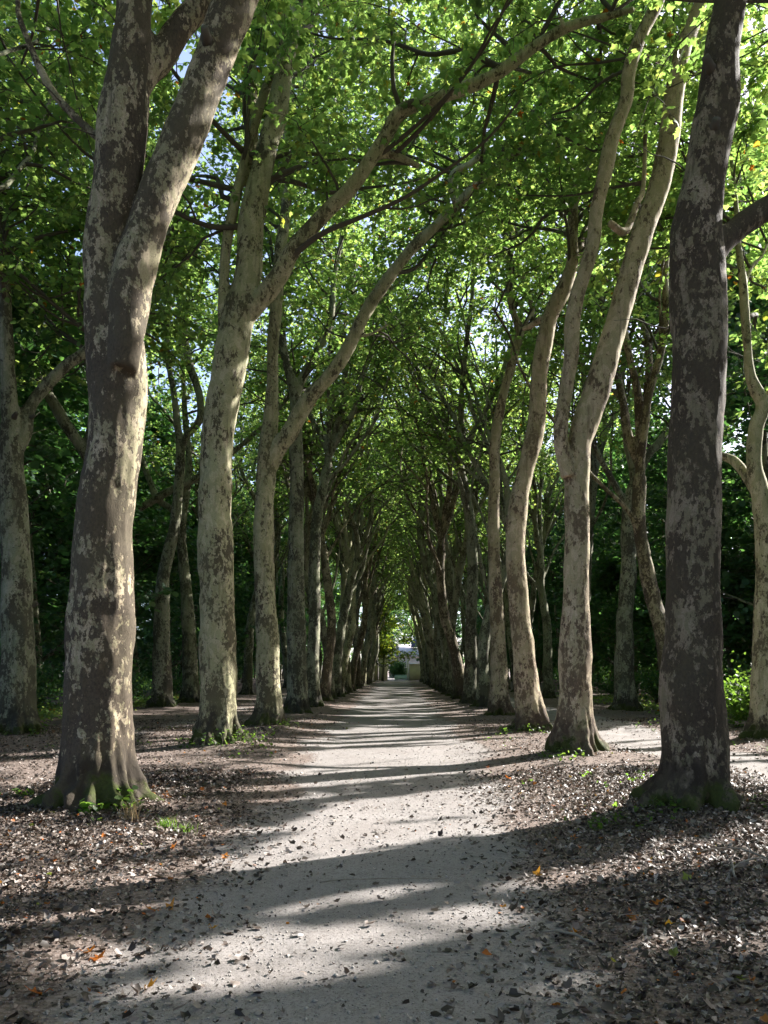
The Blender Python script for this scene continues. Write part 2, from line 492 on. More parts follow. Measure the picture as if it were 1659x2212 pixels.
def leaf_mesh(name, L, detail=1, smooth=False):
    """L: dict with p (n,3), d (n,3) growing direction, n (n,3) normal, s (n), c (n)"""
    o, q, t = leaf_shape(detail)
    y = L['d'] / (np.linalg.norm(L['d'], axis=1)[:, None] + 1e-9)
    x = np.cross(y, L['n'])
    x /= np.linalg.norm(x, axis=1)[:, None] + 1e-9
    z = np.cross(x, y)
    s = L['s'][:, None, None]
    v = L['p'][:, None] + s * (o[None, :, 0:1] * x[:, None] + o[None, :, 1:2] * y[:, None] + o[None, :, 2:3] * z[:, None])
    n, k = len(L['p']), len(o)
    off = (np.arange(n) * k)[:, None, None]
    f = []
    if q is not None: f.append((q[None] + off).reshape(-1, 4))
    if t is not None: f.append((t[None] + off).reshape(-1, 3))
    return mesh(name, v.reshape(-1, 3), f, smooth, {'tint': np.repeat(L['c'], k)})


def unit(a):
    return a / (np.linalg.norm(a) + 1e-9)


def sprays(limbs, r, zmin, nb, leafn=13, size=(.13, .21), twl=(.5, 1.2), bl=(1.6, 3.6), ztop=99, lean=None):
    """side branches, twigs and leaves on the upper parts of the limbs. returns twig tubes [(pts, rad)], leaves"""
    cand, wts = [], []
    for L in limbs:
        for k in range(1, len(L) - 1):
            if L[k, 2] > zmin and L[k, 3] < .34:
                cand.append((L[k], L[k + 1, :3] - L[k - 1, :3]))
                wts.append(1.0 + .09 * (L[k, 2] - zmin))
    tubes, P, D, NN, S, C = [], [], [], [], [], []
    if not cand:
        return tubes, None
    wts = np.array(wts) / sum(wts)
    for c in r.choice(len(cand), nb, p=wts):
        pt, tg = cand[c]
        rad = r.normal(size=3)
        rad[2] = abs(rad[2]) * .5 - .12
        d = unit(.45 * unit(tg) + 1.0 * unit(rad) + (0 if lean is None else lean))
        ln = r.uniform(*bl)
        m = 7
        pts = [pt[:3]]
        for s in range(m):
            d = unit(d + .22 * r.normal(size=3) + np.array([0, 0, .05 - .03 * s]))
            pts.append(pts[-1] + d * ln / m)
        pts = np.array(pts)
        r0 = min(.045, pt[3] * .55) * (ln / 2.6)
        tubes.append((pts, np.linspace(max(r0, .012), .006, m + 1), 5))
        tint0 = r.uniform(-.12, .12)
        for s in range(2, m + 1):
            for w in range(2 if s > 2 else 1):
                td = unit(unit(pts[s] - pts[s - 1]) * .6 + r.normal(size=3) * np.array([.8, .8, .42]))
                tl = r.uniform(*twl)
                tp = [pts[s]]
                for g in range(3):
                    td = unit(td + .25 * r.normal(size=3) + np.array([0, 0, -.06]))
                    tp.append(tp[-1] + td * tl / 3)
                tp = np.array(tp)
                tubes.append((tp, np.array([.007, .005, .004, .003]), 3))
                n = r.poisson(leafn)
                if n == 0:
                    continue
                f = r.uniform(.12, 1.03, n) * 3
                k = np.minimum(f.astype(int), 2)
                p = tp[k] + (tp[k + 1] - tp[k]) * (f - k)[:, None]
                side = r.normal(size=(n, 3)) * np.array([1, 1, .35])
                dd = td[None] * .35 + side * .8
                dd[:, 2] -= .25
                dd /= np.linalg.norm(dd, axis=1)[:, None]
                p = p + dd * r.uniform(.03, .12, n)[:, None]
                nn = np.array([0, 0, 1.0]) + r.normal(size=(n, 3)) * .45
                P.append(p); D.append(dd); NN.append(nn)
                S.append(r.uniform(*size, n)); C.append(np.clip(r.beta(2, 2, n) * .93 + tint0 + (r.random(n) > .995) * .5, 0, 1))
    L = dict(p=np.concatenate(P), d=np.concatenate(D), n=np.concatenate(NN), s=np.concatenate(S), c=np.concatenate(C))
    return tubes, L


def sub(L, k):
    return {a: b[k] for a, b in L.items()}


def tubes_mesh(name, tubes):
    b = Bag()
    for p, r, n in tubes:
        b.add(*tube(p, r, n))
    return b.mesh(name)


# ---------------------------------------------------------------- trunks: limbs joined into one skin, roughened, then parted again into bole and limbs
def skin(name, limbs, voxel, amp=1.0, seed=0.0, foot=1.0):
    b = Bag()
    for L in limbs:
        b.add(*tube(L[:, :3], L[:, 3], 14))
    me = b.mesh('tmp')
    o = link('tmp', me)
    md = o.modifiers.new('r', 'REMESH')
    md.mode = 'VOXEL'
    md.voxel_size = voxel
    sm = o.modifiers.new('s', 'SMOOTH')
    sm.factor, sm.iterations = .5, 4
    dg = bpy.context.evaluated_depsgraph_get()
    dg.update()
    m2 = bpy.data.meshes.new_from_object(o.evaluated_get(dg))
    bpy.data.objects.remove(o)
    bpy.data.meshes.remove(me)
    n = len(m2.vertices)
    v = np.zeros(n * 3, np.float32); m2.vertices.foreach_get('co', v); v = v.reshape(-1, 3).astype(float)
    nr = np.zeros(n * 3, np.float32); m2.vertices.foreach_get('normal', nr); nr = nr.reshape(-1, 3)
    nf = len(m2.polygons)
    lt = np.zeros(nf, np.int32); m2.polygons.foreach_get('loop_total', lt)
    ls = np.zeros(nf, np.int32); m2.polygons.foreach_get('loop_start', ls)
    li = np.zeros(len(m2.loops), np.int32); m2.loops.foreach_get('vertex_index', li)
    bpy.data.meshes.remove(m2)
    k4 = lt == 4
    quads = li[ls[k4][:, None] + np.arange(4)]
    k3 = lt == 3
    tris = li[ls[k3][:, None] + np.arange(3)]
    # nearest limb for every vertex (distance measured in limb radii) and its local radius
    best = np.full(n, 1e9); who = np.zeros(n, int); rr = np.full(n, .1)
    for a, L in enumerate(limbs):
        for s in range(0, len(L), 400):
            q = L[s:s + 400]
            for c in range(0, n, 20000):
                d = np.linalg.norm(v[c:c + 20000, None] - q[None, :, :3], axis=2) / (q[None, :, 3] + .02)
                m = d.argmin(1); dm = d[np.arange(len(m)), m]
                up = dm < best[c:c + 20000] * (.97 if a else 1)
                idx = np.nonzero(up)[0] + c
                best[idx] = dm[up]; who[idx] = a; rr[idx] = q[m[up], 3]
    ed = np.concatenate([quads[:, [0, 1]], quads[:, [1, 2]], quads[:, [2, 3]], quads[:, [3, 0]]]) if len(quads) else np.zeros((0, 2), int)
    ed = np.unique(np.sort(ed, 1), axis=0)
    for rnd in range(3):
        par = list(range(n))
        same = ed[who[ed[:, 0]] == who[ed[:, 1]]].tolist()
        for a_, b_ in same:
            while par[a_] != a_:
                par[a_] = par[par[a_]]; a_ = par[a_]
            while par[b_] != b_:
                par[b_] = par[par[b_]]; b_ = par[b_]
            if a_ != b_: par[b_] = a_
        root = np.array(par)
        for _ in range(20):
            root = root[root]
        cnt = np.bincount(root, minlength=n)
        stray = np.zeros(n, bool)
        for a in range(len(limbs)):
            ii = np.nonzero(who == a)[0]
            if len(ii):
                stray[ii] = root[ii] != root[ii[cnt[root[ii]].argmax()]]
        if not stray.any():
            break
        for _ in range(60):
            e1 = ed[stray[ed[:, 0]] & ~stray[ed[:, 1]]]
            e2 = ed[~stray[ed[:, 0]] & stray[ed[:, 1]]][:, ::-1]
            e = np.r_[e1, e2]
            if len(e) == 0: break
            who[e[:, 0]] = who[e[:, 1]]; stray[e[:, 0]] = False
    disp = np.zeros(n)
    for k in range(n):
        x, y, z = v[k]
        r_ = min(rr[k], .4)
        d = noise.noise((x * 1.6 + seed, y * 1.6, z * .9)) * .16 * r_
        d += noise.noise((x * 4.2 + seed, y * 4.2, z * 2.2 + 7)) * .085 * r_
        d += noise.noise((x * 11, y * 11 + seed, z * 6)) * .03 * r_
        if z < 1.1:                               # root flare ridges
            e = math.exp(-max(z, 0) / .30)
            d += foot * e * .62 * r_ * (noise.noise((x * 5.5 + seed, y * 5.5, z * .6)) + .5 * noise.noise((x * 12 + seed, y * 12, z * 2)) + .06)
        disp[k] = d * amp
    v2 = v + nr * disp[:, None]
    full = mesh('tmp', v2, [a for a in (quads, tris) if len(a)])
    vn = np.zeros(n * 3, np.float32); full.vertices.foreach_get('normal', vn); vn = vn.reshape(-1, 3)
    bpy.data.meshes.remove(full)
    out = []
    for a in range(len(limbs)):
        fq = quads[who[quads[:, 0]] == a] if len(quads) else quads
        ft = tris[who[tris[:, 0]] == a] if len(tris) else tris
        if len(fq) + len(ft) == 0:
            continue
        u = np.unique(np.r_[fq.ravel(), ft.ravel()])
        mp = np.zeros(n, np.int32); mp[u] = np.arange(len(u))
        me = mesh(name if a == 0 else 'limb', v2[u], [mp[x] for x in (fq, ft) if len(x)])
        me.normals_split_custom_set_from_vertices(vn[u].tolist())
        out.append((a, me))
    return out


def flare(base, r, top):
    """extra rows for a trunk foot"""
    bx, by, bz = base
    return [(bx, by, bz - .25, r * 1.5), (bx, by, bz + .0, r * 1.34), (bx, by, bz + .16, r * 1.18), (bx, by, bz + .42, r * 1.06)]


def extend(p, n, r, up=.5, step=1.5):
    """carry a limb on beyond the last traced point up into the crown"""
    p = [np.array(q, float) for q in p]
    d = unit(p[-1][:3] - p[-2][:3])
    rad = p[-1][3]
    for k in range(n):
        d = unit(d + np.array([0, 0, up * .25]) + r.normal(size=3) * .16)
        rad *= .74
        p.append(np.r_[p[-1][:3] + d * step, max(rad, .02)])
    return p


def limb(pts, depth, end=0, r=None, up=.5, dd=None):
    """pts: rows (x, y, width) seen from the avenue at the given depth; dd: depth change along the limb"""
    out = []
    for k, (x, y, w) in enumerate(pts):
        dp = depth + (0 if dd is None else dd * k / (len(pts) - 1))
        out.append(np.r_[at(x, y, dp), w / 2 / F * dp])
    if end:
        out = extend(out, end, r, up)
    return out


HERO = []


def hero(depth, foot, trunk, others, mat, label, group, seed, voxel, zmin, nb, leafn=9, detail=2, wood='plane_tree', bl=(1.6, 3.6), size=(.105, .165), lean=None):
    """a tree whose bole and limbs follow the photograph; foot: (x, width) at ground"""
    r = np.random.default_rng(seed)
    X = (foot[0] - CX) / F * depth
    gzv = gz(X, depth)
    base = np.array([X, depth, gzv])
    rf = foot[1] / 2 / F * depth
    tr = flare(base, rf, None)
    t = limb(trunk[0], depth, trunk[1], r, dd=trunk[2] if len(trunk) > 2 else None)
    t = [q for q in t if q[2] > tr[-1][2] + .35]
    paths = [smooth_path(np.array(tr + t), .10)]
    for o in others:
        paths.append(smooth_path(np.array(limb(o[0], depth + (o[3] if len(o) > 3 else 0), o[1], r, dd=o[2] if len(o) > 2 else None)), .10))
    loc = base
    local = [np.c_[p[:, :3] - loc, np.maximum(p[:, 3], voxel * 1.05)] for p in paths]
    skins = skin('trunk', local, voxel, seed=seed * 3.7)
    side = []
    for p in local:
        hi = np.nonzero((p[:, 2] > max(zmin - .6, 8.4)) & (p[:, 3] < .4))[0]
        if len(hi) < 12: continue
        for k in range(3 if len(p) > 60 else 2):
            q = p[r.choice(hi)]
            a = r.uniform(-.5, 3.64) if depth < 22 else r.uniform(0, 6.28)
            e = unit(np.array([math.cos(a), math.sin(a), .42]))
            w = [np.r_[q[:3], min(.06, q[3] * .6)]]
            for g in range(6):
                e = unit(e + r.normal(size=3) * .2 + np.array([0, 0, .05]))
                w.append(np.r_[w[-1][:3] + e * .85, w[-1][3] * .82])
            side.append(smooth_path(np.array(w), .2))
    tubes, L = sprays(local + side, r, zmin, nb, leafn, bl=bl, size=size, lean=np.array([0, .85, .25]) if depth < 22 and abs(X) < 5 else None)
    tubes += [(p[:, :3], p[:, 3], 7) for p in side]
    for k in range(12):                           # pruning stubs and bare shoots
        p = local[r.integers(0, len(local))]
        ok = np.nonzero((p[:, 2] > 2.2) & (p[:, 3] > .05))[0]
        if len(ok) < 4: continue
        q = p[r.choice(ok)]
        a = r.uniform(0, 6.28)
        e = unit(np.array([math.cos(a), math.sin(a), .45]))
        if k < 5:
            c0 = q[:3] + e * q[3] * .75
            ln = q[3] * .35 + r.uniform(.06, .16)
            tubes.append((np.array([c0, c0 + e * ln * .6, c0 + e * ln]), np.array([.34, .24, .2]) * min(q[3], .3), 8))
        else:
            w = [q[:3] + e * q[3] * .8]
            for g in range(5):
                e = unit(e + r.normal(size=3) * .3 + np.array([0, 0, .12]))
                w.append(w[-1] + e * r.uniform(.08, .22))
            tubes.append((np.array(w), np.linspace(.010, .003, 6), 4))
    tree = empty(wood, loc, label, 'tree', group)
    for a, me in skins:
        link('trunk' if a == 0 else 'limb', me, mat, tree)
    if L is not None:
        w = L['p'] + loc
        keep = ~in_clearing(w) & (np.hypot(w[:, 0], w[:, 1]) > 4.5)
        # drops leaves that would block sun to the clearings, and those near the viewpoint
        L = sub(L, keep)
        tk = [t_ for t_ in tubes if np.mean(in_clearing(t_[0] + loc)) < .35]
        link('branches', tubes_mesh('branches', tk), M['twig'], tree)
        link('crown', leaf_mesh('crown', L, detail), M['leaf'], tree)
    HERO.append(tree)
    return tree


GL, GR = 'plane trees of the left row along the path', 'plane trees of the right row along the path'
OLg, ORg = 'plane trees of the outer left row', 'plane trees of the outer right row'

hero(8.8, (210, 150), ([(210, 1500, 141), (221, 1300, 133), (229, 1106, 122), (246, 950, 118), (249, 827, 120), (243, 720, 118), (228, 620, 92), (222, 551, 90), (236, 470, 98),
      (249, 401, 104), (266, 250, 106), (280, 125, 88), (292, 0, 72), (300, -120, 66)], 4),
     [([(264, 800, 60), (276, 690, 80), (286, 602, 84), (316, 501, 78), (353, 401, 84), (395, 301, 86), (451, 150, 84), (511, 0, 84), (545, -90, 76)], 4, .5, -.25, -.20),
      ([(285, 210, 60), (310, 160, 64), (346, 125, 62), (396, 52, 54), (446, 0, 50), (500, -60, 44)], 4, .6),
      ([(225, 300, 24), (206, 292, 20), (150, 240, 19), (112, 195, 18), (85, 145, 17), (60, 85, 15), (40, 30, 14), (32, -40, 12)], 2, .8)],
     M['brown'], 'thick mottled plane tree with two massive upright stems, first in the left row', GL, 1, .03, 10.2, 125, 14, size=(.12, .19))
hero(15.4, (471, 86), ([(472, 1500, 82), (470, 1356, 78), (465, 1106, 72), (470, 952, 69), (489, 827, 73), (507, 727, 76), (524, 660, 72), (534, 602, 60), (542, 501, 58),
      (558, 401, 52), (580, 301, 46), (598, 250, 44), (614, 150, 36), (632, 75, 30), (645, -20, 26)], 3),
     [([(520, 700, 40), (556, 657, 42), (602, 597, 38), (637, 536, 34), (702, 461, 32), (762, 401, 30), (832, 296, 29), (867, 241, 29), (953, 210, 27), (1063, 165, 26), (1148, 105, 23),
        (1228, 58, 21), (1303, 38, 17), (1370, 20, 12)], 0, -1.6),
      ([(500, 770, 26), (482, 717, 23), (484, 602, 22), (494, 501, 22), (516, 401, 21), (541, 301, 21), (571, 200, 20), (602, 125, 20), (609, 50, 19), (614, 0, 18), (622, -80, 15)], 2, .5, -.1),
      ([(548, 450, 30), (545, 350, 30), (543, 250, 28), (541, 150, 27), (537, 60, 24), (530, -50, 20)], 3, .6, .2),
      ([(772, 385, 16), (800, 348, 18), (822, 335, 18), (850, 336, 17), (880, 347, 15), (906, 360, 13)], 0, 0, -.6),
      ([(1222, 60, 10), (1213, 45, 10), (1207, 30, 8)], 0, 0, -1.5)],
     M['pale'], 'pale mottled plane tree throwing one long thin limb right across the path', GL, 2, .032, 9.8, 125, 14)
hero(20.5, (578, 52), ([(579, 1500, 51), (576, 1356, 47), (570, 1206, 45), (570, 1106, 44), (579, 978, 40), (588, 852, 28), (589, 752, 27), (596, 677, 26), (604, 551, 25),
      (618, 451, 22), (616, 351, 20), (622, 250, 18), (640, 120, 15)], 5),
     [([(582, 1010, 34), (597, 978, 35), (627, 932, 37), (667, 862, 33), (712, 812, 30), (752, 752, 29), (792, 672, 28), (832, 611, 27), (887, 541, 25), (953, 476, 22), (993, 436, 20),
        (1043, 386, 18), (1093, 346, 16), (1148, 306, 14), (1208, 271, 11), (1260, 240, 8)], 0, -1.0),
      ([(985, 442, 13), (975, 415, 13), (973, 386, 13), (985, 368, 14), (1013, 356, 14), (1043, 326, 12), (1058, 286, 10)], 0, 0, -.85),
      ([(756, 745, 9), (770, 728, 9), (800, 722, 8), (840, 700, 6)], 0, .3, -.5)],
     M['pale'], 'slim plane tree forking into an upright stem and a limb arching over the path', GL, 3, .034, 10.2, 140, 14)
hero(26.5, (641, 47), ([(641, 1480, 44), (640, 1306, 38), (640, 1156, 34), (641, 1053, 32), (640, 930, 27), (637, 852, 25), (620, 790, 20), (609, 727, 18), (606, 620, 17), (612, 500, 15)], 7),
     [([(637, 880, 18), (648, 830, 19), (667, 792, 18), (702, 727, 16), (716, 682, 14), (722, 600, 12), (740, 500, 10)], 7, .5)],
     M['grey'], 'grey plane tree with a high even fork, just beyond the arching left tree', GL, 4, .04, 10.8, 170, 14, 1)

hero(8.5, (1498, 138), ([(1496, 1500, 134), (1496, 1356, 121), (1498, 1106, 112), (1505, 902, 108), (1508, 752, 120), (1508, 602, 113), (1504, 501, 102), (1519, 401, 90), (1535, 301, 86),
      (1552, 226, 88), (1557, 125, 76), (1578, 0, 72), (1592, -110, 66)], 4),
     [([(1515, 575, 70), (1549, 531, 64), (1580, 505, 54), (1609, 482, 54), (1659, 448, 52), (1740, 395, 48), (1820, 330, 42)], 4, .4)],
     M['dark'], 'dark thick plane tree with one stout limb reaching right, nearest in the right row', GR, 5, .03, 10.2, 45, 14, size=(.12, .19))
hero(13.8, (1241, 80), ([(1241, 1506, 74), (1243, 1356, 64), (1246, 1206, 55), (1246, 1106, 53), (1246, 1020, 56), (1252, 952, 55), (1278, 877, 58), (1303, 802, 54), (1331, 702, 50), (1359, 602, 50),
      (1389, 501, 48), (1424, 401, 45), (1446, 301, 43), (1457, 200, 41), (1474, 110, 36), (1494, 60, 32), (1526, -10, 28)], 4, .4),
     [([(1228, 1030, 34), (1211, 952, 34), (1216, 877, 31), (1233, 777, 33), (1238, 677, 34), (1258, 602, 34), (1281, 526, 33), (1289, 451, 32), (1306, 376, 33), (1321, 301, 33), (1352, 216, 31),
        (1360, 150, 30), (1386, 75, 29), (1426, -10, 27)], 4, -.4, -.05),
      ([(1356, 160, 13), (1385, 120, 11), (1440, 145, 9)], 0, .5, -.35),
      ([(1316, 480, 14), (1350, 500, 17), (1376, 440, 15), (1390, 400, 12)], 1, .8, .6)],
     M['warm'], 'plane tree splitting into one brown and one pale stem, left of the dark trunk', GR, 6, .03, 10.8, 75, 14)
hero(19.3, (1146, 60), ([(1141, 1506, 56), (1126, 1356, 47), (1113, 1206, 42), (1117, 1106, 42), (1138, 1003, 38), (1157, 927, 40), (1166, 802, 36), (1179, 727, 36), (1191, 677, 34), (1217, 627, 36),
      (1235, 570, 26), (1237, 501, 24), (1243, 420, 21), (1279, 351, 20), (1303, 276, 20), (1336, 175, 16)], 5),
     [([(1190, 700, 18), (1170, 690, 17), (1150, 702, 14), (1128, 712, 12)], 0, .4),
      ([(1236, 575, 20), (1250, 550, 18), (1262, 500, 14), (1300, 440, 12)], 2, 1.2)],
     M['warm'], 'leaning curved pinkish plane tree, third from the camera in the right row', GR, 7, .034, 10.6, 100, 14)
hero(25.3, (1078, 40), ([(1078, 1456, 37), (1072, 1306, 30), (1066, 1156, 27), (1068, 1053, 24), (1070, 950, 22), (1085, 860, 21), (1098, 812, 20), (1112, 760, 19), (1123, 717, 20), (1110, 680, 15),
      (1102, 640, 15), (1100, 577, 14), (1106, 501, 12), (1104, 420, 10)], 7),
     [([(1123, 730, 14), (1140, 690, 9), (1150, 670, 12), (1130, 600, 11), (1115, 530, 10)], 7, .8)],
     M['warm'], 'thin sinuous plane tree just left of the leaning pinkish one in the right row', GR, 8, .04, 10.8, 160, 14, 1)
hero(18.1, (38, 74), ([(38, 1450, 70), (38, 1300, 65), (33, 1156, 57), (27, 1030, 52), (25, 952, 46), (22, 870, 36), (15, 752, 30), (8, 602, 26), (0, 500, 22), (-10, 400, 18)], 4),
     [([(30, 980, 32), (50, 937, 34), (58, 895, 30), (75, 862, 28), (115, 817, 25), (150, 785, 23), (186, 757, 21), (230, 700, 17)], 3, .8)],
     M['grey'], 'outer left plane tree with a pale limb sloping up behind the thick mottled trunk', OLg, 9, .034, 9, 150, 13, 1)
hero(24.0, (222, 52), ([(222, 1440, 48), (220, 1300, 42), (214, 1150, 38), (205, 1030, 34), (198, 960, 30), (205, 880, 22), (214, 780, 18), (216, 650, 15)], 4),
     [([(202, 1010, 26), (176, 965, 26), (150, 930, 25), (112, 865, 24), (75, 805, 22), (35, 755, 20), (10, 700, 16), (0, 620, 13)], 3, -.5)],
     M['grey'], 'outer left plane tree hidden behind the thick mottled trunk, its limb sloping up left', OLg, 14, .038, 12, 95, 14)
hero(30.4, (350, 42), ([(349, 1430, 39), (350, 1281, 31), (362, 1200, 26), (378, 1131, 23), (384, 1070, 22), (390, 977, 20), (384, 920, 17), (376, 852, 14), (366, 800, 12), (361, 752, 11), (366, 640, 9)], 3),
     [([(388, 985, 15), (402, 945, 16), (431, 908, 17), (433, 870, 17), (424, 830, 18), (410, 790, 18), (400, 740, 17), (394, 680, 16), (380, 620, 15), (346, 546, 13), (320, 480, 10)], 3, -.6)],
     M['grey'], 'slim outer left plane tree with an S-bent limb, seen between the two nearest left trunks', OLg, 10, .04, 12.5, 90, 14, 1)
hero(35.0, (412, 36), ([(411, 1430, 33), (404, 1300, 27), (396, 1220, 23), (392, 1150, 20), (400, 1080, 17), (408, 1000, 15), (400, 900, 13), (395, 800, 10)], 3),
     [([(394, 1130, 13), (370, 1100, 14), (341, 1077, 15), (320, 1030, 14), (306, 992, 13), (280, 930, 11), (255, 860, 9)], 3, .5),
      ([(300, 1100, 14), (345, 1072, 17), (390, 1050, 17), (431, 1028, 15), (501, 978, 12), (566, 922, 9)], 2, -.5)],
     M['grey'], 'outer left plane tree leaning left with crooked low limbs, beside the S-bent one', OLg, 12, .045, 13, 90, 14, 1)
hero(17.0, (1650, 62), ([(1655, 1400, 56), (1660, 1250, 52), (1652, 1120, 44), (1640, 1053, 38), (1630, 1003, 36), (1633, 927, 32), (1648, 877, 28), (1630, 835, 26), (1619, 800, 22), (1611, 702, 19),
      (1604, 602, 17), (1594, 527, 14), (1590, 440, 12)], 3),
     [([(1645, 1090, 22), (1620, 1040, 22), (1590, 1000, 20), (1560, 985, 18)], 1, .8),
      ([(1630, 950, 18), (1660, 860, 24), (1700, 820, 22), (1750, 760, 18)], 3, .4),
      ([(1606, 620, 10), (1625, 575, 9), (1650, 545, 8)], 1, .4)],
     M['pale'], 'twisting plane tree at the right edge, with a pale crooked stem beyond the dark trunk', ORg, 11, .034, 9, 165, 13, 1)
hero(28.8, (1350, 46), ([(1350, 1440, 42), (1350, 1330, 36), (1358, 1230, 33), (1357, 1106, 30), (1366, 1060, 27), (1373, 1034, 26), (1362, 990, 17), (1353, 952, 15), (1349, 877, 13), (1345, 800, 11)], 3),
     [([(1370, 1060, 18), (1388, 1005, 20), (1404, 977, 19), (1425, 955, 18), (1445, 925, 15), (1470, 880, 11)], 3, .5),
      ([(1358, 1090, 16), (1335, 1060, 15), (1308, 1010, 14), (1290, 975, 12), (1270, 930, 9)], 2, -.5)],
     M['grey'], 'outer right plane tree with a three-way fork, just left of the dark trunk', ORg, 13, .04, 9.5, 108, 14, 1)

# ---------------------------------------------------------------- the other plane trees: a handful of kinds, +X is towards the avenue
def make_kind(seed, lean, fork, stems, height):
    r = np.random.default_rng(seed)
    rad = r.uniform(.235, .30)
    p = [np.r_[0, 0, -.25, rad * 1.7], np.r_[0, 0, 0, rad * 1.45], np.r_[0, 0, .17, rad * 1.25], np.r_[0, 0, .45, rad * 1.1]]
    x = np.zeros(3); x[2] = .45
    d = unit(np.array([lean * .012, r.normal() * .03, 1]))
    z = .45
    while z < fork:
        d = unit(d + np.array([lean * .004, 0, .06]) + r.normal(size=3) * .08)
        d[2] = abs(d[2])
        x = x + d * 1.2
        z = x[2]
        p.append(np.r_[x, rad * (1.0 - .035 * z)])
    limbs = [p]
    ang0 = r.uniform(0, 6.28)
    for s in range(stems):
        a = ang0 + s * 6.28 / stems + r.normal() * .3
        out = .24 if s else .08
        dd = unit(np.array([math.cos(a) * out + lean * .14 * (s < 2), math.sin(a) * out, 1.5]))
        q = [np.r_[p[-2][:3] * .5 + p[-1][:3] * .5, rad * .45], np.r_[p[-1][:3] + dd * .3, rad * .5]]
        rr = rad * r.uniform(.42, .58)
        while q[-1][2] < height * r.uniform(.86, 1.0) and len(q) < 22:
            dd = unit(dd + np.array([lean * (.01 if q[-1][2] < 11.5 else .09), 0, .12 if q[-1][2] < 11.5 else .02]) + r.normal(size=3) * .21)
            rr *= .915
            q.append(np.r_[q[-1][:3] + dd * 1.1, max(rr, .025)])
        limbs.append(q)
        if len(q) > 8:                            # a second-order limb
            k = r.integers(3, 6)
            e = unit(np.array([math.cos(a + 1.2) * .9 + lean * .4, math.sin(a + 1.2) * .5, 1.2]))
            w = [q[k].copy()]
            w[0][3] *= .55
            for g in range(7):
                e = unit(e + r.normal(size=3) * .15 + np.array([0, 0, .05]))
                w.append(np.r_[w[-1][:3] + e * .95, w[-1][3] * .85])
            limbs.append(w)
    for g in range(3):                            # long slender limbs arching in over the path
        k = len(p) - 1 - g
        e = unit(np.array([lean * r.uniform(.25, .5), r.uniform(-.45, .45), 1.0]))
        w = [np.r_[p[k][:3], .085], np.r_[p[k][:3] + e * .45, .085]]
        for h_ in range(9):
            e = unit(e + r.normal(size=3) * .20 + np.array([lean * .05, 0, .03]))
            w.append(np.r_[w[-1][:3] + e * .95, max(w[-1][3] * .93, .05)])
        limbs.append(w)
    paths = [smooth_path(np.array(L), .14) for L in limbs]
    for q in paths: q[:, 3] = np.maximum(q[:, 3], .052)
    sk = skin('trunk', paths, .05, seed=seed * 2.1)
    tubes, L = sprays(paths, r, max(fork + 2.0, 9.6), 80, 10, size=(.105, .17), bl=(1.6, 3.8))
    return dict(skin=sk, tubes=tubes, L=L, twm=tubes_mesh('branches', tubes), crm=leaf_mesh('crown', L, 1), mats={})


KINDS = [make_kind(101, 1.0, 6.6, 5, 20), make_kind(102, .8, 8.0, 4, 21), make_kind(103, 1.1, 5.8, 5, 19.5), make_kind(104, .9, 9.0, 4, 21), make_kind(105, .6, 7.2, 4, 20)]


def rot(p, a):
    c, s = math.cos(a), math.sin(a)
    return np.c_[p[:, 0] * c - p[:, 1] * s, p[:, 0] * s + p[:, 1] * c, p[:, 2]]


def place_kind(K, x, y, rz, mat, label, group, carve, wood='plane_tree', leaf=None, scale=1.0):
    loc = (x, y, gz(x, y) - .02)
    t = empty(wood, loc, label, 'tree', group, rz)
    t.scale = (scale,) * 3
    for a, me in K['skin']:
        key = (mat.name, a)
        if key not in K['mats']:
            m = me if not me.materials else me.copy()
            m.materials.clear(); m.materials.append(mat)
            K['mats'][key] = m
        link('trunk' if a == 0 else 'limb', K['mats'][key], (), t)
    crm, twm = K['crm'], K['twm']
    if carve:
        w = rot(K['L']['p'] * scale, rz) + np.array(loc)
        hit = in_clearing(w) | in_clearing(w + rot(K['L']['d'] * K['L']['s'][:, None] * scale * .6, rz))
        if hit.any():
            crm = leaf_mesh('crown', sub(K['L'], ~hit), 1)
            tk = [q for q in K['tubes'] if np.mean(in_clearing(rot(q[0] * scale, rz) + np.array(loc))) < .4]
            twm = tubes_mesh('branches', tk)
    link('branches', twm, M['twig'], t)
    link('crown', crm, leaf or M['leaf'], t)
    return t


bm = [M['grey'], M['pale'], M['brown'], M['grey']]
prev = -1
def pick():
    global prev
    k = rng.integers(0, len(KINDS))
    if k == prev: k = (k + 1) % len(KINDS)
    prev = k
    return KINDS[k]
for k, y in enumerate(far_l):
    lab = 'first of the packed far left trunks, beside the evenly forked grey tree' if k == 0 else 'one of the far plane trees lining the left side of the path'
    place_kind(pick(), -TREE_X + rng.uniform(-.12, .12), y + rng.uniform(-.3, .3), rng.uniform(-.5, .5), bm[rng.integers(0, 4)], lab, GL, y < 30)
for k, y in enumerate(far_r):
    lab = 'first of the packed far right trunks, just left of the thin sinuous tree' if k == 0 else 'one of the far plane trees lining the right side of the path'
    place_kind(pick(), TREE_X - .1 + rng.uniform(-.12, .12), y + rng.uniform(-.3, .3), math.pi + rng.uniform(-.5, .5), bm[rng.integers(0, 4)], lab, GR, y < 90)
for y in out_l:
    if y not in (18.1, 24.0, 30.4, 35.0):
        place_kind(pick(), -9.1 + rng.uniform(-.3, .3), y, (1.3 if y > 10 else math.pi) if y < 14 else rng.uniform(-2, 2), M['grey'], 'plane tree of the outer left row, seen in the gaps between nearer left trunks', OLg, y < 30)
for y in out_r:
    if y not in (17.0, 28.8):
        place_kind(pick(), 8.2 + rng.uniform(-.3, .3), y, math.pi + rng.uniform(-2, 2), M['grey'] if y > 30 else M['brown'], 'plane tree of the outer right row, seen in the gaps between nearer right trunks', ORg, y < 95)

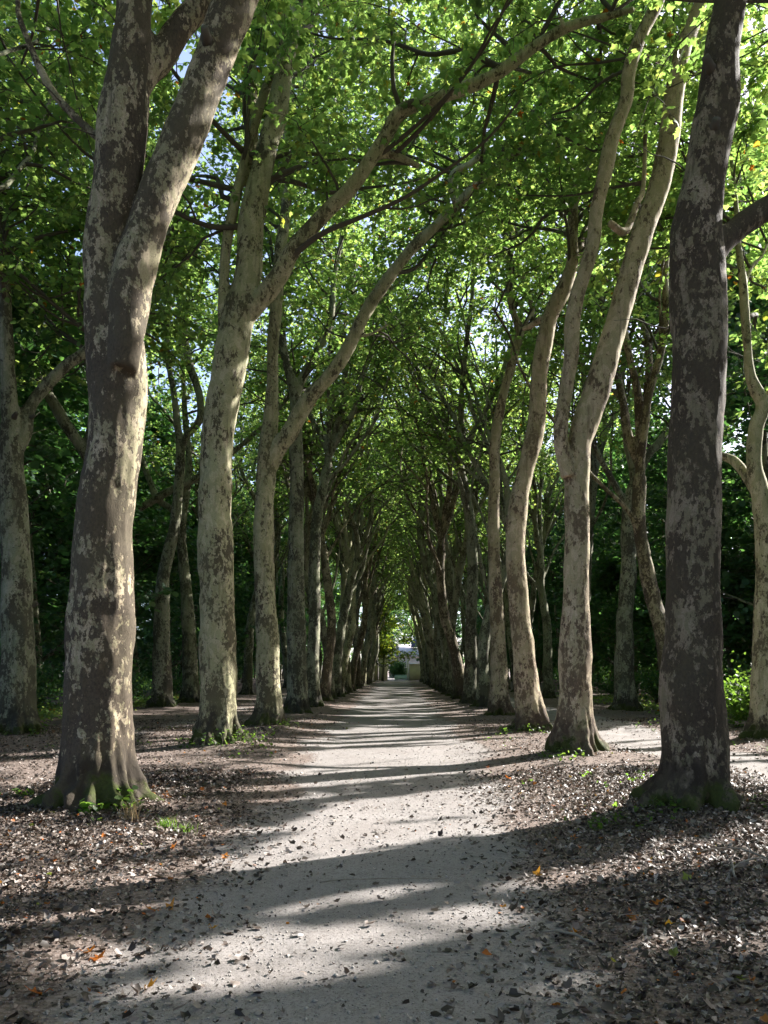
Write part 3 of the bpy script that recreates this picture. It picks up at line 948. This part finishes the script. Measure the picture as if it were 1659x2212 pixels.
for y in (2.6, -3.2, -9.0, -15.0):  # unseen avenue trees added to cut sky light from behind the viewpoint
    place_kind(pick(), -TREE_X, y, .2, M['brown'], 'unseen plane tree added to the left row by or behind the viewpoint for shade', GL, True)
    place_kind(pick(), TREE_X, y, 3.3, M['brown'], 'unseen plane tree added to the right row by or behind the viewpoint for shade', GR, True)

# ---------------------------------------------------------------- the wood on both sides
def make_wood(seed, height, lowest, nb, spread):
    r = np.random.default_rng(seed)
    p = [np.r_[0, 0, -.2, .26], np.r_[0, 0, .3, .19]]
    x = np.array([0, 0, .3])
    d = np.array([0, 0, 1.0])
    while x[2] < height:
        d = unit(d + r.normal(size=3) * .06 + np.array([0, 0, .1]))
        x = x + d * 1.5
        p.append(np.r_[x, max(.19 * (1 - x[2] / height), .02)])
    limbs = [p]
    for k in range(11):
        i = r.integers(2, len(p) - 2)
        a = r.uniform(0, 6.28)
        e = unit(np.array([math.cos(a), math.sin(a), .55]))
        w = [np.r_[p[i][:3], p[i][3] * .5]]
        for g in range(5):
            e = unit(e + r.normal(size=3) * .12)
            w.append(np.r_[w[-1][:3] + e * spread / 5, w[-1][3] * .75])
        limbs.append(w)
    paths = [smooth_path(np.array(L), .3) for L in limbs]
    b = Bag()
    for q in paths:
        b.add(*tube(q[:, :3], q[:, 3], 7))
    tubes, L = sprays(paths, r, lowest, nb, 8, size=(.20, .32), bl=(1.6, 3.6))
    return dict(skin=[(0, b.mesh('trunk'))], tubes=tubes, L=L, twm=tubes_mesh('branches', tubes), crm=leaf_mesh('crown', L, 1), mats={})


WOOD = [make_wood(201, 17, 1.2, 120, 4.0), make_wood(202, 14, .8, 120, 3.8), make_wood(203, 19, 2.0, 125, 4.4)]
for ln, x0 in enumerate((-14.0, -18.5, -24.0)):
    for y in np.arange(9 + ln * 6, 140, 6.5 + ln):
        x = x0 + rng.uniform(-1.3, 1.3)
        place_kind(WOOD[rng.integers(0, 3)], x, y + rng.uniform(-1.5, 1.5), rng.uniform(0, 6.28), M['grey'], 'dense dark green tree of the wood beyond the outer left row',
                   'woodland trees behind the left rows', False, 'woodland_tree', M['woodleaf'], rng.uniform(.85, 1.2))
for ln, x0 in enumerate((14.5, 19.0, 25.0, 31.0)):
    for y in np.arange(13 + ln * 8, 140, 6.0 + ln):
        x = x0 + rng.uniform(-1.3, 1.3)
        for tries in range(60):
            if y > 40 or in_clearing(np.c_[np.full(40, x), np.full(40, y), np.linspace(0, 11, 40)]).mean() < .2: break
            x, y = x0 + rng.uniform(-2, 2), y + rng.uniform(-.8, .8)
        place_kind(WOOD[rng.integers(0, 2)], x, y, rng.uniform(0, 6.28), M['grey'], 'dense green tree of the wood beyond the outer right row',
                   'woodland trees behind the right rows', y < 84, 'woodland_tree', M['woodleaf'], (rng.uniform(.6, .85) if ln < 2 else rng.uniform(.75, .95)) * (1.0 if y < 48 else 1.3))


for k in range(34):                               # unseen thicker wood added right of the viewpoint to shade the near ground
    y = rng.uniform(-4, 34)
    x = max(11.5, .50 * y + 3.5) + 15 * (k % 17) / 17 + rng.uniform(-1, 1)
    for tries in range(60):                       # keep its bole out of the sun that falls in the clearings
        if in_clearing(np.c_[np.full(40, x), np.full(40, y), np.linspace(0, 13, 40)]).mean() < .16: break
        x, y = x + rng.uniform(-.8, .8), y + rng.uniform(-.8, .8)
    if x < .48 * y + 2.5: x = .48 * y + 2.5
    place_kind(WOOD[k % 3], x, y, rng.uniform(0, 6.28), M['grey'], 'unseen dense tree added right of the outer right row to shade the near ground',
               'woodland trees behind the right rows', True, 'woodland_tree', M['woodleaf'], rng.uniform(.66, .82))
for k in range(16):  # unseen trees added to darken the trunk sides that face the viewpoint
    x = -20 + 40 * (k + .5) / 16 + rng.uniform(-1, 1)
    place_kind(WOOD[k % 3], x, -20 - 5 * (k % 2), rng.uniform(0, 6.28), M['grey'], 'unseen dense tree added behind the viewpoint to block sky light',
               'unseen trees added behind the viewpoint', False, 'woodland_tree', M['woodleaf'], rng.uniform(.9, 1.1))
for x, y, f in ((13.8, 27.5, 1.0), (15.8, 31.5, 1.2), (17.6, 38.0, 1.3), (14.6, 51.5, 1.0), (19.8, 71.0, 1.2), (23.0, 82.0, 1.3)):
    place_kind(WOOD[0], x, y, x * 2.0, M['grey'], 'tall dense green tree of the wood beyond the outer right row', 'woodland trees behind the right rows', True, 'woodland_tree', M['woodleaf'], f)
def thicket(x0, x1, y0, y1, hmax, n, seed, label):
    r = np.random.default_rng(seed)
    X, Y = r.uniform(x0, x1, n), r.uniform(y0, y1, n)
    top = hmax * (.65 + .35 * vnoise2(X, Y, 3.5, seed))
    Z = top * r.random(n) ** .9
    q = r.normal(size=(n, 3))
    L = dict(p=np.c_[X, Y, Z], d=q, n=np.array([0, 0, 1.]) + r.normal(size=(n, 3)) * .6, s=r.uniform(.22, .42, n), c=r.random(n))
    tag(link('undergrowth', leaf_mesh('undergrowth', L, 1), M['woodleaf']), label, 'undergrowth', kind='stuff')
thicket(-31, -26, 2, 160, 8.5, 75000, 401, 'dark leafy undergrowth deep in the left wood')
thicket(23.5, 28, 2, 160, 9.5, 80000, 402, 'dark leafy undergrowth deep in the right wood')


# ---------------------------------------------------------------- bushes
def bush(name, x, y, w, h, n, mat, label, seed, cat='bush', size=(.06, .12), group=None):
    r = np.random.default_rng(seed)
    t = empty(name, (x, y, gz(x, y)), label, cat, group)
    st, P, D = Bag(), [], []
    for k in range(16):
        a, o = r.uniform(0, 6.28), r.uniform(.3, 1)
        e = np.array([math.cos(a) * w * o, math.sin(a) * w * o * .8, h * math.sqrt(max(.05, 1 - .75 * o * o)) * r.uniform(.7, 1)])
        pts = np.array([np.array([0, 0, -.05]) + e * f * np.array([f ** .5, f ** .5, 1]) for f in np.linspace(0, 1, 6)]) + r.normal(size=(6, 3)) * .03
        st.add(*tube(pts, np.linspace(.018, .004, 6), 4))
        m = n // 16
        f = r.uniform(.35, 1.05, m) ** .8
        c = np.array([0, 0, -.05]) + e[None] * np.c_[f ** 1.5, f ** 1.5, f]
        P.append(c + r.normal(size=(m, 3)) * np.array([.16, .16, .12]) * w)
        D.append(r.normal(size=(m, 3)) + e * .5)
    P, D = np.concatenate(P), np.concatenate(D)
    P[:, 2] = np.abs(P[:, 2]) + .02
    k = len(P)
    L = dict(p=P, d=D, n=np.array([0, 0, 1.]) + r.normal(size=(k, 3)) * .6, s=r.uniform(*size, k), c=r.random(k))
    link('stems', st.mesh('stems'), M['twig'], t)
    link('foliage', leaf_mesh('foliage', L, 1), mat, t)
    return t


bush('bush', 9.6, 20.6, 1.5, 1.7, 2600, M['shoot'], 'pale green sunlit bush at the right edge, behind the dark trunk', 41)
bush('bush', 12.2, 24.5, 1.6, 2.4, 2600, M['woodleaf'], 'dark leafy bush under the wood at the far right edge', 42)
for k, (x, y) in enumerate([(-11.6, 22), (-12.6, 26.5), (-11.9, 31), (-12.4, 36), (-11.8, 41), (-12.6, 16.5), (-12.2, 47), (-12, 54)]):
    bush('bush', x, y, 1.5, 1.5 + .3 * (k % 3), 1900, M['woodleaf'], 'low dark bush at the edge of the wood behind the outer left trunks', 50 + k, group='bushes along the left wood')
for k, (x, y) in enumerate([(11.6, 30), (12.0, 36), (11.8, 42), (11.5, 50)]):
    bush('bush', x, y, 1.5, 1.7, 1900, M['woodleaf'], 'low dark bush at the edge of the wood behind the outer right trunks', 70 + k, group='bushes along the right wood')


def shoots(x, y, w, h, n, label, seed, size=(.03, .07)):
    n = max(6, int(n * .7))
    r = np.random.default_rng(seed)
    t = empty('leafy_shoots', (x, y, gz(x, y)), label, 'plant', 'green plants at the feet of the trees')
    st, P, D = Bag(), [], []
    for k in range(n):
        a, o = r.uniform(0, 6.28), math.sqrt(r.random())
        b0 = np.array([math.cos(a) * w * o, math.sin(a) * w * o, -.03])
        b0[2] += gz(x + b0[0], y + b0[1]) - gz(x, y)
        e = b0 + np.array([r.normal() * .1, r.normal() * .1, h * r.uniform(.4, 1)])
        pts = np.array([b0 + (e - b0) * f + np.array([.03 * math.sin(3 * f), 0, 0]) for f in np.linspace(0, 1, 5)])
        st.add(*tube(pts, np.linspace(.005, .002, 5), 3))
        m = r.integers(4, 9)
        f = r.uniform(.2, 1.05, m)
        P.append(b0 + (e - b0) * f[:, None] + r.normal(size=(m, 3)) * .02)
        q = r.normal(size=(m, 3)); q[:, 2] = np.abs(q[:, 2]) * .5
        D.append(q)
    P, D = np.concatenate(P), np.concatenate(D)
    k = len(P)
    L = dict(p=P, d=D, n=np.array([0, 0, 1.]) + r.normal(size=(k, 3)) * .5, s=r.uniform(*size, k), c=r.random(k))
    link('stems', st.mesh('stems'), M['twig'], t)
    link('foliage', leaf_mesh('foliage', L, 1), M['shoot'], t)


shoots(-2.78, 15.0, .42, .42, 40, 'bright green shoots on the right of the foot of the pale mottled tree', 81)
shoots(-3.5, 14.75, .25, .35, 14, 'wispy green stems climbing the front of the pale mottled trunk', 82)
shoots(-4.1, 14.9, .22, .26, 14, 'small green tuft on the left of the foot of the pale mottled tree', 83)
shoots(-3.15, 8.2, .12, .14, 7, 'small yellow-green seedling in front of the thick mottled trunk', 84, (.07, .11))
shoots(-2.85, 8.35, .14, .28, 12, 'green shoots among straw at the right foot of the thick mottled trunk', 85, (.05, .09))
shoots(-2.85, 20.2, .3, .35, 20, 'green shoots at the foot of the slim left tree that arches over the path', 86)
shoots(2.55, 8.05, .42, .15, 34, 'green seedlings spreading left of the foot of the dark trunk', 87)
shoots(2.05, 7.75, .25, .12, 20, 'low green patch at the tip of the seedlings by the dark trunk', 88)
shoots(3.75, 8.3, .28, .13, 16, 'green leaves at the right foot of the dark trunk', 89)
shoots(2.85, 13.2, .5, .16, 34, 'green leaves round the foot of the two-stemmed right tree', 90)
shoots(3.1, 18.7, .7, .28, 40, 'sunlit green leaves round the foot of the leaning pinkish tree', 91)
shoots(-8.6, 17.7, .6, .25, 34, 'green leaves at the mossy foot of the outer left tree', 92)
shoots(6.6, 19.2, .8, .3, 40, 'sunlit green plants beyond the side path, left of the dark trunk', 93)
shoots(-4.55, 9.3, .2, .12, 10, 'small green seedling left of the thick mottled trunk', 94)


def tuft(x, y, h, n, mat, label, seed):
    r = np.random.default_rng(seed)
    b = Bag()
    for k in range(n):
        a = r.uniform(0, 6.28)
        o = np.array([r.normal() * .05, r.normal() * .05, -.01])
        d = np.array([math.cos(a), math.sin(a), 0]) * r.uniform(.3, .9)
        hh = h * r.uniform(.5, 1)
        f = np.linspace(0, 1, 5)
        c = o + d * (hh * .8 * f ** 2)[:, None] + np.c_[0 * f, 0 * f, hh * (f - .35 * f ** 3)]
        wd = np.array([-math.sin(a), math.cos(a), 0]) * .004
        v = np.r_[c + wd * (1.15 - f)[:, None], c - wd * (1.15 - f)[:, None]]
        b.add(v, q=[(i_, i_ + 1, i_ + 6, i_ + 5) for i_ in range(4)], a=r.random())
    tag(link('grass_tuft', b.mesh('grass_tuft'), mat, loc=(x, y, gz(x, y))), label, 'grass', 'tufts of grass by the nearest left tree')


tuft(-2.72, 8.0, .42, 40, M['drygrass'], 'tuft of straw-coloured dry grass at the right foot of the thick mottled trunk', 61)
tuft(-2.3, 7.75, .22, 60, M['shoot'], 'dark green grass tuft on the litter between the straw tuft and the path', 62)
tuft(-2.05, 7.55, .20, 50, M['shoot'], 'pale green grass tuft closest to the path edge', 63)

# ---------------------------------------------------------------- litter, pebbles, ground cover
def scatter(n, xr, yr, power, r):
    """points thinning out with distance from the near end"""
    y = yr[0] + (yr[1] - yr[0]) * r.random(n) ** power
    x = r.uniform(*xr, n)
    return x, y


r = np.random.default_rng(77)
X, Y = [], []
for n, xr, yr, pw in ((150000, (-4.8, 5.2), (2.6, 12), 1.0), (80000, (-9.5, 9.0), (7, 24), 1.2), (26000, (-12, 11), (18, 48), 1.3)):
    a, c = scatter(n, xr, yr, pw, r)
    X.append(a); Y.append(c)
X, Y = np.concatenate(X), np.concatenate(Y)
g = gravel(X, Y)
pile = .5 + .5 * vnoise2(X, Y, .9, 41)
dx = np.abs(X + .15 + .3 * vnoise2(X, Y, 1.3, 43))
edge = np.clip((dx - np.clip(.2 + .07 * (Y - 4), .15, .9)) / 1.9, 0, 1) ** 1.7
s = np.minimum(r.gamma(2.4, .0112, len(X)) + .009, .075)
edge = np.maximum(edge, .08 * (s < .024))
side = np.where((X > 4.2) & (Y > 9), 1 - .9 * g, 1)
keep = r.random(len(X)) < np.clip(edge * side * (.40 + .75 * pile) + .02, 0, 1)
X, Y = X[keep], Y[keep]
n = len(X)
o = np.array([(0, 0, 0), (.34, .10, .16), (.46, .5, .22), (.2, .62, .04), (0, 1, .20), (-.24, .62, .05), (-.45, .5, .18), (-.32, .1, .20), (0, .4, -.02)], float)
tt = np.array([(8, k, (k + 1) % 8) for k in range(8)])
ang = r.uniform(0, 6.28, n)
tilt = r.normal(size=(n, 2)) * .38
s = s[keep]
yv = np.c_[np.cos(ang), np.sin(ang), tilt[:, 0]]; yv /= np.linalg.norm(yv, axis=1)[:, None]
zv = np.c_[tilt[:, 1] * -np.sin(ang), tilt[:, 1] * np.cos(ang), np.ones(n)]
xv = np.cross(yv, zv); xv /= np.linalg.norm(xv, axis=1)[:, None]
zv = np.cross(xv, yv) * np.where(r.random(n) < .6, 1, -1)[:, None]
curl = r.uniform(.2, 1.9, n)[:, None, None]
jit = 1 + r.normal(size=(n, 9, 1)) * .16
vv = o[None] * jit
vv = s[:, None, None] * (vv[..., 0:1] * xv[:, None] * r.uniform(.5, 1.1, n)[:, None, None] + vv[..., 1:2] * yv[:, None] + curl * vv[..., 2:3] * zv[:, None])
zb = gh(X, Y) + .010 + np.abs(r.normal(size=n)) * .012
vv += np.stack([X, Y, zb], -1)[:, None]
ff = (tt[None] + (np.arange(n) * 9)[:, None, None]).reshape(-1, 3)
tint = np.clip(r.beta(1.5, 1.9, n) * .95, 0, .95)
sp = r.random(n)
tint = np.where(sp > .984, r.uniform(.965, .99, n), tint)
tint = np.where(sp > .997, 1.0, tint)
tag(link('leaf_litter', mesh('leaf_litter', vv.reshape(-1, 3), ff, False, {'tint': np.repeat(tint, 9)}), M['litter']), 'dry brown fallen leaves strewn over the ground', 'leaf litter', kind='stuff')

n = 26000
X = r.uniform(-3.4, 3.0, n)
Y = 2.6 + 17 * r.random(n) ** 1.6
s = r.gamma(2.2, .0017, n) + .002
s = np.where(r.random(n) > .997, s * 3.0, s)
oc = np.array([(1, 0, 0), (0, 1, 0), (-1, 0, 0), (0, -1, 0), (0, 0, .75), (0, 0, -.6)], float)
ot = np.array([(0, 1, 4), (1, 2, 4), (2, 3, 4), (3, 0, 4), (1, 0, 5), (2, 1, 5), (3, 2, 5), (0, 3, 5)])
a = r.uniform(0, 6.28, n)
vv = oc[None] * (1 + r.normal(size=(n, 6, 3)) * .18)
vv = np.stack([vv[..., 0] * np.cos(a)[:, None] - vv[..., 1] * np.sin(a)[:, None], vv[..., 0] * np.sin(a)[:, None] + vv[..., 1] * np.cos(a)[:, None], vv[..., 2]], -1) * s[:, None, None]
vv += np.stack([X, Y, gh(X, Y) + .005 + s * .25], -1)[:, None]
tag(link('gravel', mesh('gravel', vv.reshape(-1, 3), (ot[None] + (np.arange(n) * 6)[:, None, None]).reshape(-1, 3), True), M['pebble']), 'small loose stones over the gravel path', 'gravel', kind='stuff')

# low green cover under the wood edge
def cover(name, n, xr, yr, label, seed, mat):
    r = np.random.default_rng(seed)
    X, Y = r.uniform(*xr, n), r.uniform(*yr, n)
    k = vnoise2(X, Y, 1.4, seed) > -.15
    X, Y = X[k], Y[k]
    n = len(X)
    q = r.normal(size=(n, 3)); q[:, 2] = np.abs(q[:, 2]) * .4
    L = dict(p=np.c_[X, Y, gh(X, Y) + r.uniform(.02, .30, n) * (.4 + .6 * (vnoise2(X, Y, .7, seed + 1) > 0))], d=q, n=np.array([0, 0, 1.]) + r.normal(size=(n, 3)) * .45, s=r.uniform(.06, .14, n), c=r.random(n))
    tag(link(name, leaf_mesh(name, L, 1), mat), label, 'ground cover', kind='stuff')


cover('ground_cover', 15000, (-14, -9.6), (12, 46), 'low green plants under the edge of the left wood', 301, M['leaf'])
cover('ground_cover', 9000, (8.8, 13), (13, 44), 'low green plants under the edge of the right wood', 302, M['leaf'])

r = np.random.default_rng(91)
cx_, cy_ = r.uniform(-7.5, 7.5, 420), r.uniform(5.5, 20, 420)
ok = (np.abs(cx_ + .2) > 1.9) & (np.abs(cx_ - 5.4) > 1.0) & (vnoise2(cx_, cy_, 2.0, 55) > .0)
cx_, cy_ = cx_[ok], cy_[ok]
m = r.integers(3, 12, len(cx_))
X, Y = np.repeat(cx_, m), np.repeat(cy_, m)
n = len(X)
X, Y = X + r.normal(size=n) * .07, Y + r.normal(size=n) * .07
q = r.normal(size=(n, 3)); q[:, 2] = np.abs(q[:, 2]) * .5
L = dict(p=np.c_[X, Y, gh(X, Y) + r.uniform(.015, .09, n)], d=q, n=np.array([0, 0, 1.]) + r.normal(size=(n, 3)) * .45, s=r.uniform(.025, .06, n), c=r.random(n))
tag(link('weeds', leaf_mesh('weeds', L, 1), M['shoot']), 'small green weeds coming up through the litter', 'weeds', kind='stuff')

# orange leaves that stand out, one object each
def fallen(x, y, s, c, rz, tilt, label, group='bright fallen leaves on the ground'):
    o = np.array([(0, 0, 0), (.34, .0, .10), (.2, .22, .05), (.52, .44, .22), (.2, .52, .06), (0, 1, .26), (-.2, .52, .05), (-.52, .44, .16), (-.2, .22, .04), (-.34, .0, .12), (0, .36, .0)], float)
    o = o - np.array([0, .45, 0])
    o += np.random.default_rng(int(abs(x * 991 + y * 77))).normal(size=o.shape) * .03
    t = np.array([(10, k, (k + 1) % 10) for k in range(10)])
    b = Bag()
    b.add(o * s, t=t, a=c)
    v_, q_, t_ = tube(np.array([(0, -.45 * s, 0), (.03 * s, -.7 * s, .03), (.1 * s, -.95 * s, .02)]), [.0025, .002, .002], 4)
    b.add(v_, q_, t_, a=c)
    me = b.mesh('fallen_leaf', False)
    e = link('fallen_leaf', me, M['orange'], loc=(x, y, gz(x, y) + .02))
    e.rotation_euler = (tilt, .15, rz)
    tag(e, label, 'leaf', group)


FL = [(370, 1968, .12, .55, .9, 'largest ochre leaf, standing up in the dark shade left of the path'),
      (322, 1975, .08, .3, .4, 'small orange leaf just left of the largest ochre leaf'),
      (462, 2012, .07, .7, .3, 'yellow leaf at the left end of the bright sunlit patch on the path'),
      (328, 2138, .09, .6, .5, 'ochre leaf near the lower picture edge, in half shade left of the path'),
      (197, 2070, .10, .3, .3, 'orange leaf in the pair lying on pale litter at lower left'),
      (215, 2082, .08, .2, .2, 'darker orange leaf in the pair lying on pale litter at lower left'),
      (1163, 1893, .11, .6, 1.1, 'upright orange-yellow leaf in the sun in front of the dark trunk'),
      (1240, 1818, .08, .25, .4, 'orange leaf in the shadow at the foot of the dark trunk'),
      (1362, 1990, .11, .2, .5, 'reddish orange leaf at the edge of the lower right shade'),
      (1242, 2022, .09, .4, .5, 'orange leaf in the half shade right of the bright sunlit patch'),
      (1443, 2010, .10, .8, .4, 'yellow-green leaf beside the reddish one in the lower right shade'),
      (360, 1737, .11, .25, .7, 'orange leaf caught in the straw tuft by the thick mottled trunk'),
      (486, 1745, .09, .4, .4, 'orange leaf on the litter right of the grass tufts'),
      (377, 1838, .10, .2, .8, 'reddish leaf on the litter below the grass tufts'),
      (487, 1855, .08, .4, .3, 'orange leaf at the left edge of the gravel'),
      (86, 1795, .10, .1, .6, 'red leaf on the sunlit litter left of the thick mottled trunk'),
      (1098, 1688, .12, .1, .4, 'red leaf in the shadow stripe left of the two-stemmed tree'),
      (1125, 1722, .10, .9, .6, 'yellow leaf on the bright litter below the two-stemmed tree'),
      (70, 2165, .10, .15, .3, 'red-brown leaf at the lower left corner'),
      (1425, 1965, .09, .3, .3, 'small orange leaf above the yellow-green one in the lower right shade')]
rr_ = np.random.default_rng(9)
for x, y, s, c, tl, lab in FL:
    gx, gy = on_ground(x, y)
    fallen(gx, gy, s, c, rr_.uniform(0, 6.28), tl, lab)

# sticks
def stick(x, y, ln, rz, rad, label, seed, forks=1, rise=.03, group='dead sticks on the ground'):
    r = np.random.default_rng(seed)
    b = Bag()
    pts = np.array([(f * ln - ln / 2, r.normal() * .02 * ln, rad + rise * math.sin(f * 3.1) + .004) for f in np.linspace(0, 1, 9)])
    b.add(*tube(pts, np.linspace(rad, rad * .45, 9), 6))
    for k in range(forks):
        i_ = r.integers(3, 7)
        e = pts[i_] + np.array([.25, r.choice([-1, 1]) * .18, .12]) * ln * r.uniform(.5, 1)
        b.add(*tube(np.array([pts[i_], pts[i_] * .5 + e * .5 + np.array([0, 0, .02]), e]), [rad * .5, rad * .4, rad * .25], 5))
    o = link('fallen_stick', b.mesh('fallen_stick'), M['stick'], loc=(x, y, gz(x, y)))
    o.rotation_euler = (0, 0, rz)
    tag(o, label, 'stick', group)


p_ = on_ground(1225, 2030); stick(p_[0], p_[1], .34, 2.5, .011, 'short curved stick lying at the edge of the lower right shade', 1)
p_ = on_ground(1345, 1995); stick(p_[0], p_[1], .45, .5, .006, 'thin pale twig pointing away on the lower right litter', 2)
for k, (px, py, ln, rz, lab) in enumerate([(1600, 1880, .75, 2.2, 'longest dead branch in the brushwood at the right edge'), (1630, 1905, .55, .4, 'dead branch lying across the others at the right edge'),
                                           (1580, 1905, .5, 1.3, 'pale forked twig standing at the left end of the brushwood')]):
    p_ = on_ground(px, py)
    stick(p_[0], p_[1], ln, rz, .010, lab, 10 + k, 3, .10, 'brushwood at the right edge')
p_ = on_ground(820, 1905); stick(p_[0], p_[1], .9, .12, .004, 'long thin straw lying across the shaded gravel', 20, 0, .01)

# ---------------------------------------------------------------- the end of the avenue: gate, wall, hedge, house
GY = 113.0
def bx(name, mat, parent, boxes):
    b = Bag()
    for c, s in boxes:
        b.box(c, s)
    return link(name, b.mesh(name, False), mat, parent)


t = empty('gate_pier', (-2.05, GY, 0), 'broad cream stone pier left of the far gate opening', 'gate pier')
bx('shaft', M['stone'], t, [((0, 0, 1.7), (1.3, .8, 3.4))])
bx('cap', M['stone'], t, [((0, 0, 3.46), (1.5, 1.0, .12)), ((0, 0, 3.58), (1.2, .8, .12))])
t = empty('gate_pier', (1.55, GY, 0), 'slim white gate post with a dark urn on top at the far end', 'gate pier')
bx('shaft', M['white'], t, [((0, 0, 1.6), (.26, .26, 3.2))])
b = Bag(); b.lathe((0, 0, 3.2), [(.0, 0), (.16, .0), (.12, .08), (.05, .16), (.17, .34), (.19, .46), (.08, .60), (.05, .8), (.0, .95)], 14)
link('urn', b.mesh('urn'), M['iron'], t)
t = empty('garden_wall', (4.2, GY + .1, 0), 'tan garden wall running right from the white gate post', 'wall')
bx('wall', M['stone'], t, [((0, 0, 1.15), (4.9, .4, 2.3))])
bx('coping', M['stone'], t, [((0, 0, 2.37), (5.0, .55, .14))])
t = empty('garden_wall', (-6.2, GY + .1, 0), 'cream garden wall running left from the broad pier', 'wall')
bx('wall', M['stone'], t, [((0, 0, 1.2), (6.9, .4, 2.4))])
bx('coping', M['stone'], t, [((0, 0, 2.47), (7.0, .55, .14))])
t = empty('low_barrier', (.75, GY + 2.0, 0), 'pale turquoise low barrier standing across the gate opening', 'barrier')
bx('panel', M['teal'], t, [((0, 0, .42), (2.1, .10, .60))])
bx('rail', M['teal'], t, [((0, 0, .78), (2.2, .16, .10))])
for sx in (-1, 1):
    bx('post', M['teal'], t, [((sx * 1.08, 0, .36), (.12, .12, .72))])

bush('hedge', -.1, GY + 7, 1.9, 3.0, 3600, M['woodleaf'], 'rounded dark green hedge seen through the far gate', 99, 'hedge', (.14, .24))
t = empty('house', (5.0, 150, 0), 'pale house with a pinkish tiled roof behind the far gate', 'house')
bx('wall', M['wallp'], t, [((0, 0, 2.0), (13, 8, 4.0)), ((2.5, 5.0, 3.2), (9, 6, 6.4))])
b = Bag()
def gable(b, cx_, cy_, w, d, z0, z1):
    v_ = np.array([(-w, -d, z0), (w, -d, z0), (w, d, z0), (-w, d, z0), (-w * .72, 0, z1), (w * .72, 0, z1)]) + np.array([cx_, cy_, 0])
    b.add(v_, q=[(0, 1, 5, 4), (2, 3, 4, 5), (3, 2, 1, 0)], t=[(1, 2, 5), (3, 0, 4)])
gable(b, 0, 0, 6.9, 4.4, 4.0, 6.5)
gable(b, 2.5, 5.0, 4.9, 3.4, 6.4, 9.4)
rf = link('roof', b.mesh('roof', False), M['roof'], t)
bx('chimney', M['wallp'], rf, [((3.6, 5.0, 9.3), (.8, .8, 1.8))])
dm = bx('dormer', M['slate'], t, [((-1.6, -1.9, 6.6), (1.5, 1.4, 1.5))])
for wx in (-4.6, -2.0, .6, 3.2):
    f = bx('window', M['white'], t, [((wx, -4.03, 2.0), (1.2, .08, 1.6))])
    bx('pane', M['glass'], f, [((wx, -4.08, 2.0), (1.0, .03, 1.4))])

K = dict(KINDS[0])
tr_ = make_wood(301, 9.5, 2.4, 60, 3.0)
place_kind(tr_, -2.0, 106.5, .7, M['grey'], 'yellowing sunlit tree hanging over the left gate pier', None, False, 'garden_tree', M['yellowleaf'], 1.05)
hi_ = make_wood(302, 14, 6.2, 80, 4.2)
place_kind(hi_, -3.6, 110.2, .4, M['grey'], 'tall garden tree spreading over the left end of the avenue by the far gate', None, False, 'garden_tree', M['leaf'])
place_kind(hi_, 3.7, 111.2, 2.9, M['grey'], 'tall garden tree spreading over the right end of the avenue by the far gate', None, False, 'garden_tree', M['leaf'])
for k, (x, y, s) in enumerate([(-3.4, 121, .75), (4.6, 124, .7), (8.5, 119, .8), (-9, 128, 1.0), (-3.5, 170, 1.2), (16, 135, 1.0), (12, 172, 1.3), (2, 178, 1.3), (-1.5, 165, 1.2), (6, 168, 1.3), (-14, 150, 1.1)]):
    place_kind(WOOD[k % 3], x, y, k * 1.3, M['grey'], 'garden tree standing behind the far gate near the pale house', 'garden trees behind the gate', False, 'garden_tree', M['woodleaf'], s)

# ---------------------------------------------------------------- light, sky, camera
w = bpy.data.worlds.new('World')
sc.world = w
w.use_nodes = True
nt = w.node_tree
sky = nt.nodes.new('ShaderNodeTexSky')
sky.sky_type = 'NISHITA'
sky.sun_disc = False
sky.sun_elevation = SUN_EL
sky.sun_rotation = math.atan2(SUN_AZ[0], SUN_AZ[1])
sky.air_density, sky.dust_density, sky.ozone_density = .55, 2.2, .5
bg = nt.nodes['Background']
bg.inputs['Strength'].default_value = .15
nt.links.new(sky.outputs[0], bg.inputs['Color'])

sl = bpy.data.lights.new('sun', 'SUN')
sl.energy = 5.0
sl.angle = math.radians(.5)
sl.color = (1.0, .965, .92)
so = bpy.data.objects.new('sun', sl)
COL.objects.link(so)
so.rotation_euler = Vector(tuple(-SUN)).to_track_quat('-Z', 'Y').to_euler()
so.location = (30, 20, 40)

cam = bpy.data.cameras.new('camera')
co = bpy.data.objects.new('camera', cam)
COL.objects.link(co)
co.location = (0, 0, H)
co.rotation_euler = (math.pi / 2, 0, 0)
cam.sensor_fit = 'VERTICAL'
cam.sensor_height = 36.0
cam.lens = 36.0 * F / 2212.0
cam.shift_x = (829.5 - CX) / 2212.0
cam.shift_y = (HY - 1106.0) / 2212.0
cam.clip_start, cam.clip_end = .05, 2000
sc.camera = co

sc.view_settings.view_transform = 'Standard'
sc.view_settings.look = 'None'
sc.view_settings.gamma = 1
sc.view_settings.exposure = 1.93
sc.cycles.max_bounces = 10
sc.cycles.diffuse_bounces = 7
sc.cycles.transmission_bounces = 6
sc.cycles.glossy_bounces = 2
sc.cycles.caustics_reflective = False
sc.cycles.caustics_refractive = False
